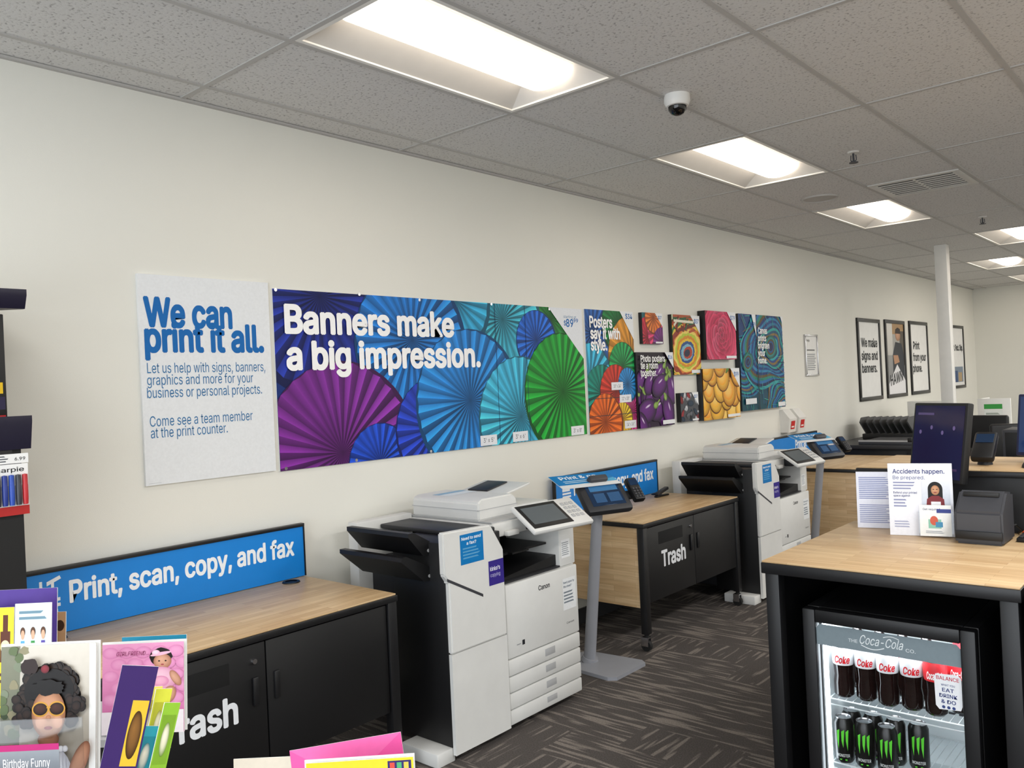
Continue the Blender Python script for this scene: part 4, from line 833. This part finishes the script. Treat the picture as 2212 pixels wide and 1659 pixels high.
obj('cross_bar',box(B(),(-.05,.0,.75),(.46,.04,.78)),'dark_grey',rk)
lip=obj('clear_lip',box(B(),(-.35,-.132,T1-.012),(-.02,-.129,1.185)),'acrylic',rk)
k=Ink(); k.grad(0,.085,.30,.118,'#5f636a','#8b9096'); k.rect(0,.118,.30,.126,'#b4246e'); k.text('Birthday Funny',.228,.097,.06,.011,'#f6f6f8',0); k.build('label_print',lip,(-.35,-.1325,T1-.012),RX,RZ)
def card(label,px0,py0,px1,D,zb,art,back='paper',yaw=0,roll=0,tilt=-.10,name='greeting_card',zt=None,leaf=True):
    a=cw(px0,py0,D);b=cw(px1,py0,D); zt=zt or (a[1]+b[1])/2; w=b[0]-a[0]; zb+=abs(sin(roll))*w/2+.001; h=zt-zb
    r=thing(name,label,'greeting card',wp((a[0]+b[0])/2,D,zb),(tilt,roll,FR+yaw),group='cards on the rack',world=False)
    obj('front_leaf',box(B(),(-w/2,0,0),(w/2,.0015,h)),back,r)
    if leaf: obj('back_leaf',box(B(),(-w/2-.004,.008,0),(w/2+.001,.0095,h+.002)),'paper',r)
    k=Ink(w,h); l=Ink(); art(k,l,w,h)
    if k.P: k.build('artwork',r,(-w/2,-.0001,0),RX,RZ,.00005)
    if l.P: l.build('lettering',r,(-w/2,-.0001-.00005*(k.k+1),0),RX,RZ,.00005)
    return r
def a_baby(k,l,w,h):
    k.grad(0,0,w,h,'#8f8676','#cbc4b8'); k.grad(0,0,w*.2,h,'#4c4c3a','#7d7f6c')
    for i in range(24): k.ell(random.uniform(0,.25)*w,random.uniform(.1,1)*h,w*.05,h*.03,random.choice(['#5c6a48','#3f4a34','#8a8468','#77806a']),random.random()*3,12,.2)
    k.rect(w*.93,0,w,h,'#e6e4e0')
    for i in range(90):
        an=random.uniform(0,2*pi); rr_=random.uniform(.75,1.08); k.gell(w*(.53+.27*rr_*cos(an)),h*(.71+.15*rr_*sin(an)),w*.06,h*.035,'#35271f','#0c0807',random.random()*3,random.uniform(-.4,.4),.4,12)
    k.ell(w*.53,h*.72,w*.26,h*.14,'#100b09')
    for i in range(16): k.gell(w*random.uniform(.16,.36),h*random.uniform(.52,.68),w*.05,h*.032,'#33241d','#0c0807',random.random()*3,0,.3,12); k.gell(w*random.uniform(.7,.88),h*random.uniform(.52,.68),w*.05,h*.032,'#33241d','#0c0807',random.random()*3,0,.3,12)
    k.ell(w*.33,h*.88,w*.09,h*.05,'#2a1c1a',0,20,.15)
    k.gell(w*.53,h*.16,w*.27,h*.24,'#eceaec','#a9a6ac',0,-.2,.3)
    for i in range(12): k.up(); k.line((w*(.3+.042*i),0),(w*(.36+.032*i),h*.33),.0012,'#b4b2b8')
    for i in range(9): k.gell(w*(.36+.044*i),h*.37,w*.03,h*.02,'#f2f0f2','#bdbac0',0,0,.3,12)
    k.gell(w*.22,h*.29,w*.09,h*.13,'#c58e6e','#7d4e38',.4); k.gell(w*.86,h*.29,w*.08,h*.13,'#c58e6e','#7d4e38',-.4); k.gell(w*.12,h*.2,w*.14,h*.055,'#c99274','#865640',.3); k.gell(w*.54,h*.43,w*.11,h*.05,'#a56e50','#7a4a34')
    k.gell(w*.54,h*.585,w*.175,h*.15,'#d09a78','#865638',0,-.15,-.1,34,.7); k.gell(w*.46,h*.535,w*.055,h*.04,'#dba585','#c89070'); k.gell(w*.63,h*.535,w*.055,h*.04,'#dba585','#c89070')
    for x in (.455,.625): k.ell(w*x,h*.615,w*.088,h*.047,'#c9933a',0,24); k.gell(w*x,h*.615,w*.074,h*.037,'#4a2a20','#120606',0,-.3,.4,24)
    k.rect(w*.52,h*.62,w*.56,h*.627,'#c9933a'); k.gell(w*.54,h*.56,w*.028,h*.018,'#c98e6c','#a6714f'); k.gell(w*.54,h*.5,w*.042,h*.011,'#a85250','#7d3434'); k.ell(w*.53,h*.745,w*.18,h*.045,'#0f0a08',0,26,.15); k.gell(w*.5,h*.86,w*.045,h*.026,'#8a2a36','#4a1018')
card('greeting card photo of a curly-haired baby in gold-rimmed sunglasses',-18,1402,192,1.13,T1,a_baby)
def a_girl(k,l,w,h):
    k.grad(0,0,w,h,'#cf6ca4','#e69cc4')
    for i in range(5):
        for j in range(5): k.gell(w*(.1+.2*i+.1*(j%2)),h*(.38+.13*j),w*.1,h*.065,'#e8a0c8','#d884b4',0,0,.2,14)
    k.ell(w*.72,h*.84,w*.14,h*.1,'#1d1412',0,24,.06); k.gell(w*.74,h*.79,w*.11,h*.085,'#e0ab90','#a87056'); k.ell(w*.72,h*.875,w*.13,h*.018,'#f0b8cf',.15); k.gell(w*.66,h*.89,w*.05,h*.03,'#fbe0ec','#e8a8c4')
    k.ell(w*.70,h*.795,w*.012,h*.008,'#1d1210'); k.ell(w*.78,h*.795,w*.012,h*.008,'#1d1210'); k.ell(w*.74,h*.755,w*.02,h*.008,'#a84850')
    k.gell(w*.72,h*.6,w*.2,h*.13,'#f2c8d8','#d890b0'); k.gell(w*.52,h*.6,w*.05,h*.1,'#dca88c','#a87056',-.6); k.gell(w*.9,h*.6,w*.05,h*.1,'#dca88c','#a87056',.6); k.gell(w*.72,h*.57,w*.1,h*.06,'#f0b4cc','#d888ae'); k.gell(w*.6,h*.42,w*.08,h*.1,'#dca88c','#a87056',.5); k.gell(w*.82,h*.42,w*.08,h*.1,'#dca88c','#a87056',-.5); k.rect(0,0,w,h*.25,'#efe6ea')
    l.text('GIRLFRIEND...',w*.18,h*.87,w*.4,h*.045,'#8a2f5e',0,.2)
card('pink girlfriend greeting card with a baby doll picture',212,1394,390,1.26,T2,a_girl)
card('teal envelope edge standing behind the pink girlfriend card',255,1378,396,1.31,T2,lambda k,l,w,h:k.rect(0,0,w,h,'#2a8fb0'),leaf=False,name='envelope')
card('plain purple card at the back left of the rack',-20,1277,110,1.38,T2,lambda k,l,w,h:(k.rect(0,0,w,h,'#4a2f86'),k.rect(0,0,w,h*.04,'#3a2270')),leaf=False)
def a_three(k,l,w,h):
    k.grad(0,0,w,h,'#b8d4e2','#dceaf0'); l.bars(w*.12,h*.85,w*.88,h*.95,2,'#6a8a9a')
    for i,c in enumerate(('#5aa4cc','#3f9048','#5a4aa0')):
        x=w*(.22+.28*i); k.up(); k.line((x-w*.03,h*.45),(x-w*.05,h*.3),.003,'#d9a88a'); k.line((x+w*.03,h*.45),(x+w*.07,h*.32),.003,'#d9a88a'); k.line((x+w*.04,h*.65),(x+w*.14,h*.58),.003,'#d9a88a'); k.shape([(x-w*.1,h*.45),(x+w*.1,h*.45),(x+w*.05,h*.68),(x-w*.05,h*.68)],c); k.ell(x,h*.755,w*.07,h*.042,'#5a3a26'); k.ell(x,h*.73,w*.05,h*.04,'#d9a88a')
card('pale blue card with three dancing women on the back left',18,1308,98,1.33,T2+.0,a_three,leaf=False)
def a_beer(k,l,w,h):
    k.rect(0,0,w,h,'#e0cf2e'); k.rect(w*.62,h*.5,w*.9,h*.78,'#5a2a14'); k.rect(w*.69,h*.78,w*.83,h*.93,'#5a2a14'); k.ell(w*.76,h*.64,w*.13,h*.06,'#e8d8b0'); l.bars(w*.4,h*.3,w*.9,h*.42,2,'#5a3a20')
card('yellow card with a brown bottle at the left photo edge',-60,1318,17,1.35,T2,a_beer,leaf=False)
card('narrow tan card edge right of the purple card',100,1326,132,1.40,T2,lambda k,l,w,h:(k.rect(0,0,w,h,'#b08a66'),k.ell(w*.6,h*.85,w*.3,h*.06,'#3a2418')),leaf=False)
def a_brighten(k,l,w,h):
    k.rect(0,0,w,h,'#3a2560'); k.rect(w*.5,h*.42,w*.95,h*.8,'#d8b436'); k.gell(w*.72,h*.6,w*.18,h*.14,'#8a6030','#3a2410'); l.text('Brighten',w*.12,h*.32,w*.75,h*.07,'#cdbfe6',.01,.2); l.text('Day',w*.3,h*.22,w*.4,h*.07,'#cdbfe6',.01,.2)
card('dark purple card tilted forward with a yellow picture',168,1445,243,1.03,T1,a_brighten,yaw=rad(28),roll=rad(14),tilt=0,leaf=False)
for i,(c,l_) in enumerate((('#efece4','white'),('#c8322c','red'),('#e9e06a','pale yellow'),('#d9dc4a','lime yellow'),('#8fbf3a','green'),('#3aa9bd','turquoise'))):
    card(l_+' card in the fanned bunch right of the purple card',[236,244,252,264,280,236][i],[1508,1500,1495,1500,1530,1580][i],[274,282,290,302,318,280][i],1.095-.009*i,T1,lambda k,l,w,h,c=c:(k.grad(0,0,w,h,sc(c,.75),c),k.rect(w*.08,h*.5,w*.92,h*.9,sc(c,.7)),k.gell(w*.5,h*.7,w*.25,h*.14,'#f4ecd8',sc(c,.45)),l.bars(w*.3,h*.2,w*.7,h*.42,3,sc(c,.5))),yaw=rad(48),roll=rad(9+2*i),tilt=0,leaf=False)
card('pink envelope leaning at the bottom centre of the photo',637,1608,884,1.25,T3,lambda k,l,w,h:(k.rect(0,0,w,h,'#e0559c'),k.shape([(0,h),(w/2,h*.5),(w,h)],'#e668a8')),roll=rad(-7),leaf=False,name='envelope',tilt=-.15)
def a_block(k,l,w,h):
    k.rect(0,0,w,h,'#e3c728'); k.rect(w*.76,h*.84,w*.98,h*.97,'#2a2160')
    for i,c in enumerate(('#c8483a','#4aa06a','#c8b84a')): k.rect(w*(.78+.065*i),h*.86,w*(.825+.065*i),h*.95,c)
card('yellow card in front of the pink envelope, bottom centre',660,1648,894,1.19,T3,a_block,roll=rad(-1),tilt=-.08)
card('cream card edge left of the pink envelope',500,1642,632,1.29,T3,lambda k,l,w,h:k.rect(0,0,w,h,'#d9cfbd'),leaf=False)
# ------------------------------------------------------------------ lighting
for x in (3.55,5.99):
    for j in (-2,0,2,4,6,8,10): area('unseen_ceiling_lamp',(x,gy(j)+.61,CH-.03),.35,1.1,34 if j<6 else 44,(1,.98,.95))  # unseen lamps added under the ceiling to raise the room light
area('unseen_ceiling_lamp',(1.1,gy(-2)+.61,CH-.03),.35,1.1,12,(1,.98,.95))
area('storefront_daylight',(3.6,YF+.2,1.3),6.5,2.4,180,(.88,.94,1),(rad(97),0,0))
w=bpy.data.worlds.new('world'); S.world=w; w.use_nodes=True; w.node_tree.nodes['Background'].inputs[0].default_value=(.88,.94,1,1); w.node_tree.nodes['Background'].inputs[1].default_value=.55
S.view_settings.view_transform='Standard'; S.view_settings.look='None'; S.view_settings.exposure=0.05
